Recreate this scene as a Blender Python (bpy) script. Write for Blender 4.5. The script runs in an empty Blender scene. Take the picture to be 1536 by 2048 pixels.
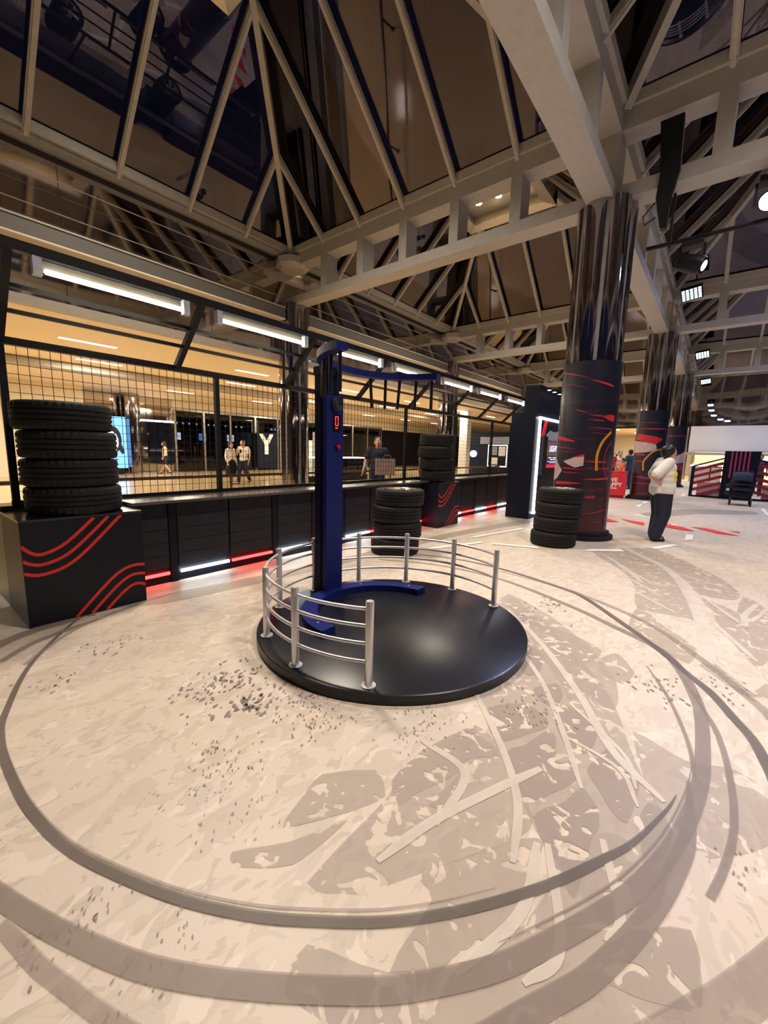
import bpy, bmesh, math, random
from mathutils import Vector, Matrix
random.seed(7)
R = math.radians
PI = math.pi
scene = bpy.context.scene
COL = scene.collection

# ------------------------------------------------------------------ camera
F_PX, PITCH, ROLL, YAW, CAM_H = 819.24, 0.14815, 0.024068, 0.679454, 1.4
_c, _s = math.cos(YAW), math.sin(YAW)
fw = Vector((math.cos(PITCH)*_c, math.cos(PITCH)*_s, -math.sin(PITCH)))
rt = Vector((_s, -_c, 0.0))
up = rt.cross(fw)
r2 = math.cos(ROLL)*rt + math.sin(ROLL)*up
u2 = -math.sin(ROLL)*rt + math.cos(ROLL)*up
cam_data = bpy.data.cameras.new('camera')
cam = bpy.data.objects.new('camera', cam_data)
COL.objects.link(cam)
cam_data.sensor_fit = 'HORIZONTAL'
cam_data.sensor_width = 36.0
cam_data.lens = 36.0*F_PX/1536.0
cam_data.clip_start = 0.02
cam_data.clip_end = 400
cam.matrix_world = Matrix(((r2.x, u2.x, -fw.x, 0), (r2.y, u2.y, -fw.y, 0), (r2.z, u2.z, -fw.z, CAM_H), (0, 0, 0, 1)))
scene.camera = cam

# ------------------------------------------------------------------ world, exposure
world = bpy.data.worlds.new('night')
scene.world = world
world.use_nodes = True
_bg = world.node_tree.nodes['Background']
_bg.inputs[0].default_value = (0.012, 0.014, 0.03, 1)
_bg.inputs[1].default_value = 1.0
scene.view_settings.view_transform = 'Standard'
scene.view_settings.look = 'None'
scene.view_settings.gamma = 1.0
scene.view_settings.use_curve_mapping = False
scene.view_settings.exposure = 0.0
scene.cycles.use_denoising = True
scene.cycles.max_bounces = 8
scene.cycles.glossy_bounces = 5
scene.cycles.transparent_max_bounces = 12
scene.cycles.sample_clamp_indirect = 6.0

TRAY_POWER = 400.0        # downlights in the light trays of the skylights
MALL_POWER = 190.0         # ceiling strips of the mall walk
SPOT_POWER = 480.0        # bluish stage lamp on the right truss
TUBE_E = 22.0
LED_W, LED_R = 16.0, 14.0

def lamp(name, kind, loc, power, color, parent=None, size=0.5, aim=None, angle=None, blend=0.6, size_y=None):
    d = bpy.data.lights.new(name, kind)
    d.energy = power
    d.color = color
    if kind == 'AREA':
        d.size = size
        if size_y:
            d.shape = 'RECTANGLE'
            d.size_y = size_y
        if angle:
            d.spread = angle
    if kind == 'SPOT':
        d.spot_size = angle
        d.spot_blend = blend
        d.shadow_soft_size = size
    if kind == 'POINT':
        d.shadow_soft_size = size
    o = bpy.data.objects.new(name, d)
    COL.objects.link(o)
    o.location = loc
    if aim is not None:
        o.rotation_euler = (Vector(aim) - Vector(loc)).to_track_quat('-Z', 'Y').to_euler()
    if parent is not None:
        o.parent = parent
        o.location = Vector(loc) - WLOC.get(parent.name, Vector())
    return o
WLOC = {}

# ------------------------------------------------------------------ materials
def nodes_of(name):
    m = bpy.data.materials.new(name)
    m.use_nodes = True
    nt = m.node_tree
    return m, nt, nt.nodes, nt.links, nt.nodes['Principled BSDF']

def mat(name, col, rough=0.5, metal=0.0, var=0.12, scale=9.0, bump=0.0, bscale=60.0, emit=None, estr=0.0, spec=0.5, stretch=None):
    m, nt, N, L, P = nodes_of(name)
    P.inputs['Roughness'].default_value = rough
    P.inputs['Metallic'].default_value = metal
    P.inputs['Specular IOR Level'].default_value = spec
    tc = N.new('ShaderNodeTexCoord')
    src = tc.outputs['Object']
    if stretch:
        mp = N.new('ShaderNodeMapping')
        mp.inputs['Scale'].default_value = stretch
        L.new(src, mp.inputs[0]); src = mp.outputs[0]
    nz = N.new('ShaderNodeTexNoise')
    nz.inputs['Scale'].default_value = scale
    nz.inputs['Detail'].default_value = 3
    L.new(src, nz.inputs['Vector'])
    rp = N.new('ShaderNodeValToRGB')
    rp.color_ramp.elements[0].position = 0.3
    rp.color_ramp.elements[1].position = 0.7
    rp.color_ramp.elements[0].color = tuple(max(0, c*(1-var)) for c in col) + (1,)
    rp.color_ramp.elements[1].color = tuple(min(1, c*(1+var)) for c in col) + (1,)
    L.new(nz.outputs['Fac'], rp.inputs[0])
    L.new(rp.outputs[0], P.inputs['Base Color'])
    if bump:
        n2 = N.new('ShaderNodeTexNoise')
        n2.inputs['Scale'].default_value = bscale
        L.new(src, n2.inputs['Vector'])
        b = N.new('ShaderNodeBump')
        b.inputs['Strength'].default_value = bump
        b.inputs['Distance'].default_value = 0.01
        L.new(n2.outputs['Fac'], b.inputs['Height'])
        L.new(b.outputs[0], P.inputs['Normal'])
    if emit:
        P.inputs['Emission Color'].default_value = emit + (1,)
        P.inputs['Emission Strength'].default_value = estr
    return m

M = {}
M['steel_paint'] = mat('truss_paint', (0.37, 0.35, 0.335), 0.5, 0, 0.06)
M['bar_paint'] = mat('glazing_bar_paint', (0.42, 0.39, 0.36), 0.45, 0, 0.08)
M['sill_paint'] = mat('sill_paint', (0.30, 0.29, 0.28), 0.5, 0, 0.08)
M['chrome'] = mat('mirror_cladding', (0.42, 0.39, 0.42), 0.07, 1, 0.05, bump=0.05, bscale=2.0)
M['far_wall'] = mat('far_wall_brown', (0.13, 0.085, 0.06), 0.5, 0, 0.15, scale=1.5)
M['hub'] = mat('hub_paint', (0.46, 0.43, 0.39), 0.5, 0, 0.05)
M['core'] = mat('column_core', (0.17, 0.165, 0.17), 0.5, 0)
M['black'] = mat('black_laminate', (0.006, 0.007, 0.014), 0.42, 0, 0.15, scale=30, spec=0.25)
M['black_gloss'] = mat('black_gloss', (0.006, 0.007, 0.010), 0.22, 0, 0.2)
M['platform'] = mat('platform_black', (0.009, 0.010, 0.016), 0.30, 0, 0.2, scale=14, bump=0.05, bscale=140, spec=0.36)
M['charcoal'] = mat('charcoal_plank', (0.016, 0.017, 0.024), 0.55, 0, 0.18, scale=12, spec=0.25)
M['pilaster'] = mat('pilaster_black', (0.004, 0.004, 0.010), 0.5, 0, spec=0.22)
M['ledge'] = mat('ledge_grey', (0.06, 0.058, 0.062), 0.22, 0, 0.15, scale=20)
M['frame'] = mat('frame_black', (0.007, 0.007, 0.011), 0.45, 0, spec=0.3)
M['red_print'] = mat('red_print', (0.62, 0.022, 0.012), 0.5, 0, 0.08)
M['blue'] = mat('blue_paint', (0.005, 0.011, 0.105), 0.45, 0, 0.1, spec=0.2)
M['blue_dark'] = mat('blue_dark', (0.002, 0.003, 0.024), 0.5, 0, 0.1, spec=0.12)
M['alu'] = mat('brushed_steel', (0.74, 0.73, 0.75), 0.32, 0.65, 0.06, scale=80)
M['grille'] = mat('speaker_grille', (0.008, 0.009, 0.02), 0.7, 0, 0.3, scale=200)
M['rubber'] = mat('tyre_rubber', (0.008, 0.008, 0.010), 0.66, 0, 0.3, scale=40, bump=0.25, bscale=160, spec=0.3)
M['rim'] = mat('wheel_rim', (0.45, 0.38, 0.30), 0.35, 1, 0.1)
M['white_print'] = mat('white_print', (0.80, 0.78, 0.74), 0.6, 0, 0.04)
M['red_floor'] = mat('red_floor_print', (0.75, 0.03, 0.03), 0.6, 0, 0.08)
M['red_box'] = mat('red_laminate', (0.68, 0.02, 0.03), 0.4, 0, 0.05)
M['cream'] = mat('cream_ceiling', (0.76, 0.64, 0.46), 0.6, 0, 0.04)
M['beam_beige'] = mat('grey_soffit_edge', (0.36, 0.32, 0.27), 0.5, 0, 0.05)
M['cream_wall'] = mat('cream_wall', (0.74, 0.66, 0.52), 0.6, 0, 0.04)
M['white_wall'] = mat('white_fascia', (0.80, 0.77, 0.76), 0.35, 0, 0.03)
M['dark_glass'] = mat('dark_shop_glass', (0.005, 0.006, 0.012), 0.05, 0, 0.3, spec=0.9)
M['mullion'] = mat('shop_mullion', (0.42, 0.38, 0.34), 0.3, 1)
M['brown_rail'] = mat('bronze_rail', (0.09, 0.055, 0.04), 0.35, 0.6)
M['tube'] = mat('tube_light', (0.9, 0.9, 0.9), 0.4, emit=(1.0, 0.86, 0.62), estr=TUBE_E)
M['led_white'] = mat('led_white', (0.9, 0.9, 0.9), 0.4, emit=(0.82, 0.93, 1.0), estr=LED_W)
M['led_red'] = mat('led_red', (0.8, 0.02, 0.02), 0.4, emit=(1.0, 0.02, 0.02), estr=LED_R)
M['led_frame'] = mat('led_frame', (0.9, 0.9, 0.9), 0.4, emit=(0.95, 0.97, 1.0), estr=6.0)
M['lamp_warm'] = mat('downlight', (0.9, 0.9, 0.8), 0.4, emit=(1.0, 0.83, 0.55), estr=60.0)
M['strip'] = mat('strip_light', (0.9, 0.9, 0.9), 0.4, emit=(1.0, 0.90, 0.74), estr=9.0)
M['flood'] = mat('flood_led', (0.9, 0.9, 0.9), 0.4, emit=(0.66, 0.95, 1.0), estr=3.0)
M['stage'] = mat('stage_lens', (0.9, 0.9, 0.9), 0.4, emit=(0.55, 0.68, 1.0), estr=120.0)
M['tray'] = mat('tray_silver', (0.62, 0.58, 0.52), 0.28, 0.7, 0.05)
M['digit'] = mat('digit_red', (0.8, 0.05, 0.05), 0.4, emit=(1.0, 0.05, 0.03), estr=1.6)
M['button'] = mat('button_red', (0.65, 0.01, 0.02), 0.25, 0)
M['bracket'] = mat('bracket_grey', (0.55, 0.58, 0.68), 0.4, 0.2)
M['reflector'] = mat('reflector_grey', (0.10, 0.095, 0.085), 0.5, 0)
M['skin'] = mat('skin', (0.62, 0.36, 0.25), 0.5, 0, 0.06)
M['hair'] = mat('hair_black', (0.012, 0.010, 0.012), 0.45, 0, 0.3, scale=60)
M['navy'] = mat('navy_cloth', (0.010, 0.013, 0.035), 0.8, 0, 0.2)
M['white_cloth'] = mat('white_cloth', (0.80, 0.76, 0.72), 0.8, 0, 0.04, bump=0.2, bscale=14)
M['shoe'] = mat('shoe_black', (0.012, 0.012, 0.016), 0.5, 0)
M['shoe_brown'] = mat('shoe_brown', (0.07, 0.025, 0.015), 0.5, 0)
M['red_cloth'] = mat('red_cloth', (0.65, 0.02, 0.03), 0.8, 0)
M['orange_cloth'] = mat('orange_cloth', (0.75, 0.12, 0.06), 0.8, 0)
M['blue_cloth'] = mat('blue_cloth', (0.03, 0.05, 0.13), 0.8, 0)
M['beige_cloth'] = mat('beige_cloth', (0.60, 0.42, 0.27), 0.8, 0)
M['eye_white'] = mat('eye_white', (0.8, 0.8, 0.8), 0.3, 0)
M['lips'] = mat('lips', (0.45, 0.13, 0.11), 0.5, 0)
M['screen_blue'] = mat('screen_blue', (0.1, 0.3, 0.8), 0.3, emit=(0.16, 0.50, 1.0), estr=1.5)
M['screen_face'] = mat('screen_face', (0.6, 0.7, 0.9), 0.4, emit=(0.55, 0.68, 0.95), estr=1.1)
M['screen_hair'] = mat('screen_hair', (0.01, 0.01, 0.03), 0.4)
M['screen_ink'] = mat('screen_ink', (0.02, 0.06, 0.5), 0.4, emit=(0.02, 0.08, 0.8), estr=0.6)
M['screen_dark'] = mat('screen_dark', (0.03, 0.012, 0.022), 0.3, emit=(0.03, 0.012, 0.03), estr=1.0)
M['screen_grey'] = mat('screen_grey', (0.2, 0.2, 0.22), 0.4, emit=(0.15, 0.15, 0.17), estr=0.7)
M['screen_text'] = mat('screen_text', (0.6, 0.65, 0.9), 0.4, emit=(0.62, 0.70, 1.0), estr=1.5)
M['screen_red'] = mat('screen_red', (0.6, 0.03, 0.04), 0.4, emit=(0.75, 0.02, 0.03), estr=0.8)
M['screen_brown'] = mat('screen_brown', (0.12, 0.07, 0.05), 0.4, emit=(0.15, 0.07, 0.05), estr=0.7)
M['poster_white'] = mat('poster_white', (0.8, 0.78, 0.72), 0.5, emit=(1.0, 0.95, 0.85), estr=0.12)
M['display_white'] = mat('display_white', (0.8, 0.8, 0.8), 0.4, emit=(1.0, 0.96, 0.92), estr=2.5)
M['shop_wall'] = mat('shop_wall', (0.62, 0.55, 0.48), 0.5, 0)
M['wood'] = mat('wood_tan', (0.50, 0.36, 0.24), 0.5, 0, 0.15)
M['slat_red'] = mat('slat_red', (0.42, 0.012, 0.03), 0.5, 0, 0.08)
M['slat_stripe'] = mat('slat_stripe', (0.55, 0.05, 0.14), 0.5, 0)
M['panel_navy'] = mat('panel_navy', (0.005, 0.008, 0.022), 0.55, 0, spec=0.22)
M['car_white'] = mat('car_print_white', (0.50, 0.38, 0.38), 0.45, 0, 0.1)
M['car_red'] = mat('car_print_red', (0.55, 0.02, 0.03), 0.45, 0, 0.1)
M['streak'] = mat('streak_print', (0.50, 0.025, 0.04), 0.45, 0, 0.2, stretch=(1, 1, 6))
M['tyre_black'] = mat('tyre_print', (0.012, 0.008, 0.016), 0.45, 0)
M['yellow_print'] = mat('yellow_print', (0.60, 0.24, 0.02), 0.45, 0, 0.1)
M['magenta_print'] = mat('magenta_print', (0.28, 0.02, 0.07), 0.45, 0, 0.1)
M['cable'] = mat('cable', (0.40, 0.36, 0.31), 0.4, 0.3)
M['paper_bag'] = mat('paper_bag', (0.26, 0.19, 0.17), 0.7, 0)
M['chip'] = mat('plinth_side', (0.010, 0.010, 0.020), 0.35, 0)

def m_louvre():
    m, nt, N, L, P = nodes_of('louvre_metal')
    tc = N.new('ShaderNodeTexCoord')
    w = N.new('ShaderNodeTexWave')
    w.bands_direction = 'Z'; w.inputs['Scale'].default_value = 14.0
    L.new(tc.outputs['Object'], w.inputs[0])
    rp = N.new('ShaderNodeValToRGB')
    rp.color_ramp.elements[0].color = (0.06, 0.053, 0.047, 1)
    rp.color_ramp.elements[1].color = (0.17, 0.155, 0.135, 1)
    L.new(w.outputs['Fac'], rp.inputs[0]); L.new(rp.outputs[0], P.inputs['Base Color'])
    P.inputs['Roughness'].default_value = 0.5
    return m
M['louvre'] = m_louvre()

def m_mirror():
    m, nt, N, L, P = nodes_of('wavy_mirror_steel')
    P.inputs['Metallic'].default_value = 1
    P.inputs['Roughness'].default_value = 0.05
    P.inputs['Base Color'].default_value = (0.60, 0.55, 0.52, 1)
    tc = N.new('ShaderNodeTexCoord')
    n = N.new('ShaderNodeTexNoise'); n.inputs['Scale'].default_value = 0.55; n.inputs['Detail'].default_value = 0.0
    L.new(tc.outputs['Object'], n.inputs['Vector'])
    b = N.new('ShaderNodeBump'); b.inputs['Strength'].default_value = 0.5; b.inputs['Distance'].default_value = 0.05
    L.new(n.outputs['Fac'], b.inputs['Height']); L.new(b.outputs[0], P.inputs['Normal'])
    return m
M['mirror'] = m_mirror()

def m_glass(name='skylight_glass', ior=1.75, tint=(0.30, 0.32, 0.40), gloss=(0.80, 0.70, 0.74)):
    m, nt, N, L, P = nodes_of(name)
    out = N['Material Output']
    N.remove(P)
    tr = N.new('ShaderNodeBsdfTransparent'); tr.inputs[0].default_value = tint + (1,)
    gl = N.new('ShaderNodeBsdfGlossy'); gl.inputs['Roughness'].default_value = 0.015
    gl.inputs[0].default_value = gloss + (1,)
    fr = N.new('ShaderNodeFresnel'); fr.inputs['IOR'].default_value = ior
    tc = N.new('ShaderNodeTexCoord')
    n = N.new('ShaderNodeTexNoise'); n.inputs['Scale'].default_value = 0.5
    L.new(tc.outputs['Object'], n.inputs['Vector'])
    b = N.new('ShaderNodeBump'); b.inputs['Strength'].default_value = 0.05; b.inputs['Distance'].default_value = 0.05
    L.new(n.outputs['Fac'], b.inputs['Height']); L.new(b.outputs[0], gl.inputs['Normal'])
    mx = N.new('ShaderNodeMixShader')
    L.new(fr.outputs[0], mx.inputs[0]); L.new(tr.outputs[0], mx.inputs[1]); L.new(gl.outputs[0], mx.inputs[2])
    L.new(mx.outputs[0], out.inputs[0])
    return m
M['glass'] = m_glass()
M['clear_glass'] = m_glass('clear_glass', 1.45, (0.80, 0.88, 0.86), (.95, .95, .95))
M['shop_glass'] = m_glass('shop_glass', 1.5, (0.42, 0.45, 0.52), (.9, .9, .9))

def m_floor():
    m, nt, N, L, P = nodes_of('printed_vinyl')
    P.inputs['Roughness'].default_value = 0.42
    P.inputs['Specular IOR Level'].default_value = 0.35
    tc = N.new('ShaderNodeTexCoord')
    mp = N.new('ShaderNodeMapping'); mp.inputs['Rotation'].default_value = (0, 0, R(25)); mp.inputs['Scale'].default_value = (1.0, 1.7, 1.0)
    L.new(tc.outputs['Object'], mp.inputs[0])
    def noise(scale, detail, dist, off=0.0, src=mp.outputs[0]):
        n = N.new('ShaderNodeTexNoise'); n.inputs['Scale'].default_value = scale
        n.inputs['Detail'].default_value = detail; n.inputs['Distortion'].default_value = dist
        if off:
            a = N.new('ShaderNodeVectorMath'); a.operation = 'ADD'; a.inputs[1].default_value = (off, off*1.7, off)
            L.new(src, a.inputs[0]); src = a.outputs[0]
        L.new(src, n.inputs['Vector'])
        return n.outputs['Fac']
    def edge(fac, a, b):
        r = N.new('ShaderNodeValToRGB'); r.color_ramp.elements[0].position = a; r.color_ramp.elements[1].position = b
        L.new(fac, r.inputs[0]); return r.outputs[0]
    def mix(fac, c1, c2):
        x = N.new('ShaderNodeMix'); x.data_type = 'RGBA'
        L.new(fac, x.inputs[0])
        for k, c in ((6, c1), (7, c2)):
            if isinstance(c, tuple): x.inputs[k].default_value = c + (1,)
            else: L.new(c, x.inputs[k])
        return x.outputs[2]
    def mul(a, b):
        k = N.new('ShaderNodeMath'); k.operation = 'MULTIPLY'; L.new(a, k.inputs[0]); L.new(b, k.inputs[1]); return k.outputs[0]
    base = mix(noise(0.35, 2, 0.3), (0.57, 0.475, 0.39), (0.63, 0.535, 0.445))
    c = mix(edge(noise(4.2, 2.5, 1.0), 0.53, 0.55), base, (0.535, 0.45, 0.37))
    c = mix(edge(noise(9.0, 2.0, 1.6, 7.3), 0.60, 0.62), c, (0.50, 0.42, 0.345))
    c = mix(edge(noise(6.0, 2.0, 1.2, 3.1), 0.62, 0.64), c, (0.65, 0.56, 0.47))
    # dark rubber flecks gathered in drifts
    v = N.new('ShaderNodeTexVoronoi'); v.inputs['Scale'].default_value = 34.0
    L.new(mp.outputs[0], v.inputs['Vector'])
    fl = N.new('ShaderNodeMath'); fl.operation = 'LESS_THAN'; fl.inputs[1].default_value = 0.26
    L.new(v.outputs['Distance'], fl.inputs[0])
    drift = edge(noise(1.5, 2.0, 0.6, 11.0), 0.60, 0.66)
    pick = edge(noise(14.0, 1.0, 0.0, 5.0), 0.50, 0.52)
    c = mix(mul(mul(fl.outputs[0], drift), pick), c, (0.27, 0.235, 0.20))
    L.new(c, P.inputs['Base Color'])
    fine = N.new('ShaderNodeTexNoise'); fine.inputs['Scale'].default_value = 260
    L.new(tc.outputs['Object'], fine.inputs['Vector'])
    b = N.new('ShaderNodeBump'); b.inputs['Strength'].default_value = 0.08; b.inputs['Distance'].default_value = 0.004
    L.new(fine.outputs['Fac'], b.inputs['Height']); L.new(b.outputs[0], P.inputs['Normal'])
    return m
M['vinyl'] = m_floor()

def m_print(name, col, alpha, holes=False):
    """see-through printed ink: lets the vinyl pattern below show"""
    m, nt, N, L, P = nodes_of(name)
    P.inputs['Base Color'].default_value = col + (1,)
    P.inputs['Roughness'].default_value = 0.45
    P.inputs['Specular IOR Level'].default_value = 0.3
    tc = N.new('ShaderNodeTexCoord')
    n = N.new('ShaderNodeTexNoise'); n.inputs['Scale'].default_value = 6; n.inputs['Detail'].default_value = 4
    L.new(tc.outputs['Object'], n.inputs['Vector'])
    r = N.new('ShaderNodeMapRange'); r.inputs[1].default_value = 0.3; r.inputs[2].default_value = 0.7
    r.inputs[3].default_value = alpha*0.85; r.inputs[4].default_value = min(1, alpha*1.1)
    L.new(n.outputs['Fac'], r.inputs[0])
    out = r.outputs[0]
    if holes:
        h = N.new('ShaderNodeTexNoise'); h.inputs['Scale'].default_value = 8; h.inputs['Detail'].default_value = 2.5; h.inputs['Distortion'].default_value = 1.5
        L.new(tc.outputs['Object'], h.inputs['Vector'])
        hr = N.new('ShaderNodeValToRGB'); hr.color_ramp.elements[0].position = 0.40; hr.color_ramp.elements[1].position = 0.42
        L.new(h.outputs['Fac'], hr.inputs[0])
        mm = N.new('ShaderNodeMath'); mm.operation = 'MULTIPLY'
        L.new(out, mm.inputs[0]); L.new(hr.outputs[0], mm.inputs[1]); out = mm.outputs[0]
    L.new(out, P.inputs['Alpha'])
    return m
M['skid_dark'] = m_print('skid_dark', (0.140, 0.112, 0.095), 0.80)
M['skid_mid'] = m_print('skid_mid', (0.26, 0.205, 0.175), 0.66)
M['skid_soft'] = m_print('skid_soft', (0.32, 0.26, 0.22), 0.50)
M['tread_ink'] = m_print('tread_ink', (0.405, 0.335, 0.29), 0.60, holes=True)
M['tread_soft'] = m_print('tread_soft', (0.475, 0.40, 0.335), 0.62, holes=True)
M['tread_dark'] = m_print('tread_dark', (0.30, 0.25, 0.235), 0.62)
M['groove_light'] = m_print('groove_light', (0.68, 0.60, 0.52), 0.75)
M['tread_wash'] = m_print('tread_wash', (0.47, 0.40, 0.345), 0.50, holes=True)
M['fleck'] = m_print('rubber_fleck', (0.25, 0.205, 0.175), 0.85)
M['dark_band'] = m_print('dark_band_print', (0.43, 0.37, 0.315), 0.6)

def m_tile():
    m, nt, N, L, P = nodes_of('polished_stone')
    P.inputs['Roughness'].default_value = 0.13
    tc = N.new('ShaderNodeTexCoord')
    br = N.new('ShaderNodeTexBrick')
    br.offset = 0.0
    br.inputs['Color1'].default_value = (0.46, 0.33, 0.17, 1); br.inputs['Color2'].default_value = (0.50, 0.37, 0.20, 1)
    br.inputs['Mortar'].default_value = (0.36, 0.26, 0.14, 1)
    br.inputs['Scale'].default_value = 1.0; br.inputs['Mortar Size'].default_value = 0.006
    br.inputs['Brick Width'].default_value = 0.9; br.inputs['Row Height'].default_value = 0.9
    L.new(tc.outputs['Object'], br.inputs['Vector'])
    L.new(br.outputs[0], P.inputs['Base Color'])
    return m
M['tile'] = m_tile()

def m_wrap():
    """printed racing wrap: navy above, wine below, thin red speed lines around the column"""
    m, nt, N, L, P = nodes_of('racing_wrap')
    P.inputs['Roughness'].default_value = 0.36
    tc = N.new('ShaderNodeTexCoord')
    sx = N.new('ShaderNodeSeparateXYZ'); L.new(tc.outputs['Object'], sx.inputs[0])
    an = N.new('ShaderNodeMath'); an.operation = 'ARCTAN2'; L.new(sx.outputs[1], an.inputs[0]); L.new(sx.outputs[0], an.inputs[1])
    cb = N.new('ShaderNodeCombineXYZ')
    k1 = N.new('ShaderNodeMath'); k1.operation = 'MULTIPLY'; k1.inputs[1].default_value = 0.55; L.new(an.outputs[0], k1.inputs[0])
    k2 = N.new('ShaderNodeMath'); k2.operation = 'MULTIPLY'; k2.inputs[1].default_value = 9.0; L.new(sx.outputs[2], k2.inputs[0])
    L.new(k1.outputs[0], cb.inputs[0]); L.new(k2.outputs[0], cb.inputs[1])
    n = N.new('ShaderNodeTexNoise'); n.inputs['Scale'].default_value = 1.3; n.inputs['Detail'].default_value = 5
    L.new(cb.outputs[0], n.inputs['Vector'])
    g = N.new('ShaderNodeValToRGB')
    g.color_ramp.elements[0].color = (0.060, 0.007, 0.016, 1)
    g.color_ramp.elements[1].color = (0.010, 0.012, 0.026, 1)
    g.color_ramp.elements[0].position = 0.05; g.color_ramp.elements[1].position = 0.62
    e = g.color_ramp.elements.new(0.33); e.color = (0.022, 0.008, 0.020, 1)
    dv = N.new('ShaderNodeMath'); dv.operation = 'DIVIDE'; dv.inputs[1].default_value = 2.9; L.new(sx.outputs[2], dv.inputs[0])
    L.new(dv.outputs[0], g.inputs[0])
    r = N.new('ShaderNodeValToRGB')
    r.color_ramp.elements[0].position = 0.58; r.color_ramp.elements[1].position = 0.80
    L.new(n.outputs['Fac'], r.inputs[0])
    fade = N.new('ShaderNodeMapRange'); fade.inputs[1].default_value = 0.3; fade.inputs[2].default_value = 0.95
    fade.inputs[3].default_value = 0.45; fade.inputs[4].default_value = 0.06
    L.new(dv.outputs[0], fade.inputs[0])
    ml = N.new('ShaderNodeMath'); ml.operation = 'MULTIPLY'; L.new(r.outputs[0], ml.inputs[0]); L.new(fade.outputs[0], ml.inputs[1])
    x = N.new('ShaderNodeMix'); x.data_type = 'RGBA'
    L.new(ml.outputs[0], x.inputs[0]); L.new(g.outputs[0], x.inputs[6]); x.inputs[7].default_value = (0.42, 0.025, 0.04, 1)
    L.new(x.outputs[2], P.inputs['Base Color'])
    return m
M['wrap'] = m_wrap()

def m_shirt():
    m, nt, N, L, P = nodes_of('white_shirt_yellow_print')
    P.inputs['Roughness'].default_value = 0.8
    tc = N.new('ShaderNodeTexCoord')
    d = N.new('ShaderNodeVectorMath'); d.operation = 'DISTANCE'; d.inputs[1].default_value = (0.10, 0.175, 1.12)
    L.new(tc.outputs['Object'], d.inputs[0])
    r = N.new('ShaderNodeValToRGB'); r.color_ramp.interpolation = 'CONSTANT'
    r.color_ramp.elements[0].color = (0.012, 0.012, 0.01, 1); r.color_ramp.elements[1].position = 0.03
    r.color_ramp.elements[1].color = (0.85, 0.72, 0.02, 1)
    e = r.color_ramp.elements.new(0.125); e.color = (0.80, 0.76, 0.73, 1)
    L.new(d.outputs['Value'], r.inputs[0]); L.new(r.outputs[0], P.inputs['Base Color'])
    n = N.new('ShaderNodeTexNoise'); n.inputs['Scale'].default_value = 11
    L.new(tc.outputs['Object'], n.inputs['Vector'])
    b = N.new('ShaderNodeBump'); b.inputs['Strength'].default_value = 0.5; b.inputs['Distance'].default_value = 0.03
    L.new(n.outputs['Fac'], b.inputs['Height']); L.new(b.outputs[0], P.inputs['Normal'])
    return m
M['logo_shirt'] = m_shirt()

# ------------------------------------------------------------------ builders
def link(name, me, m, parent=None, loc=None):
    o = bpy.data.objects.new(name, me)
    COL.objects.link(o)
    if m is not None and not me.materials:
        me.materials.append(M[m] if isinstance(m, str) else m)
    if parent is not None:
        o.parent = parent
    if loc is not None:
        o.location = loc
    return o

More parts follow.
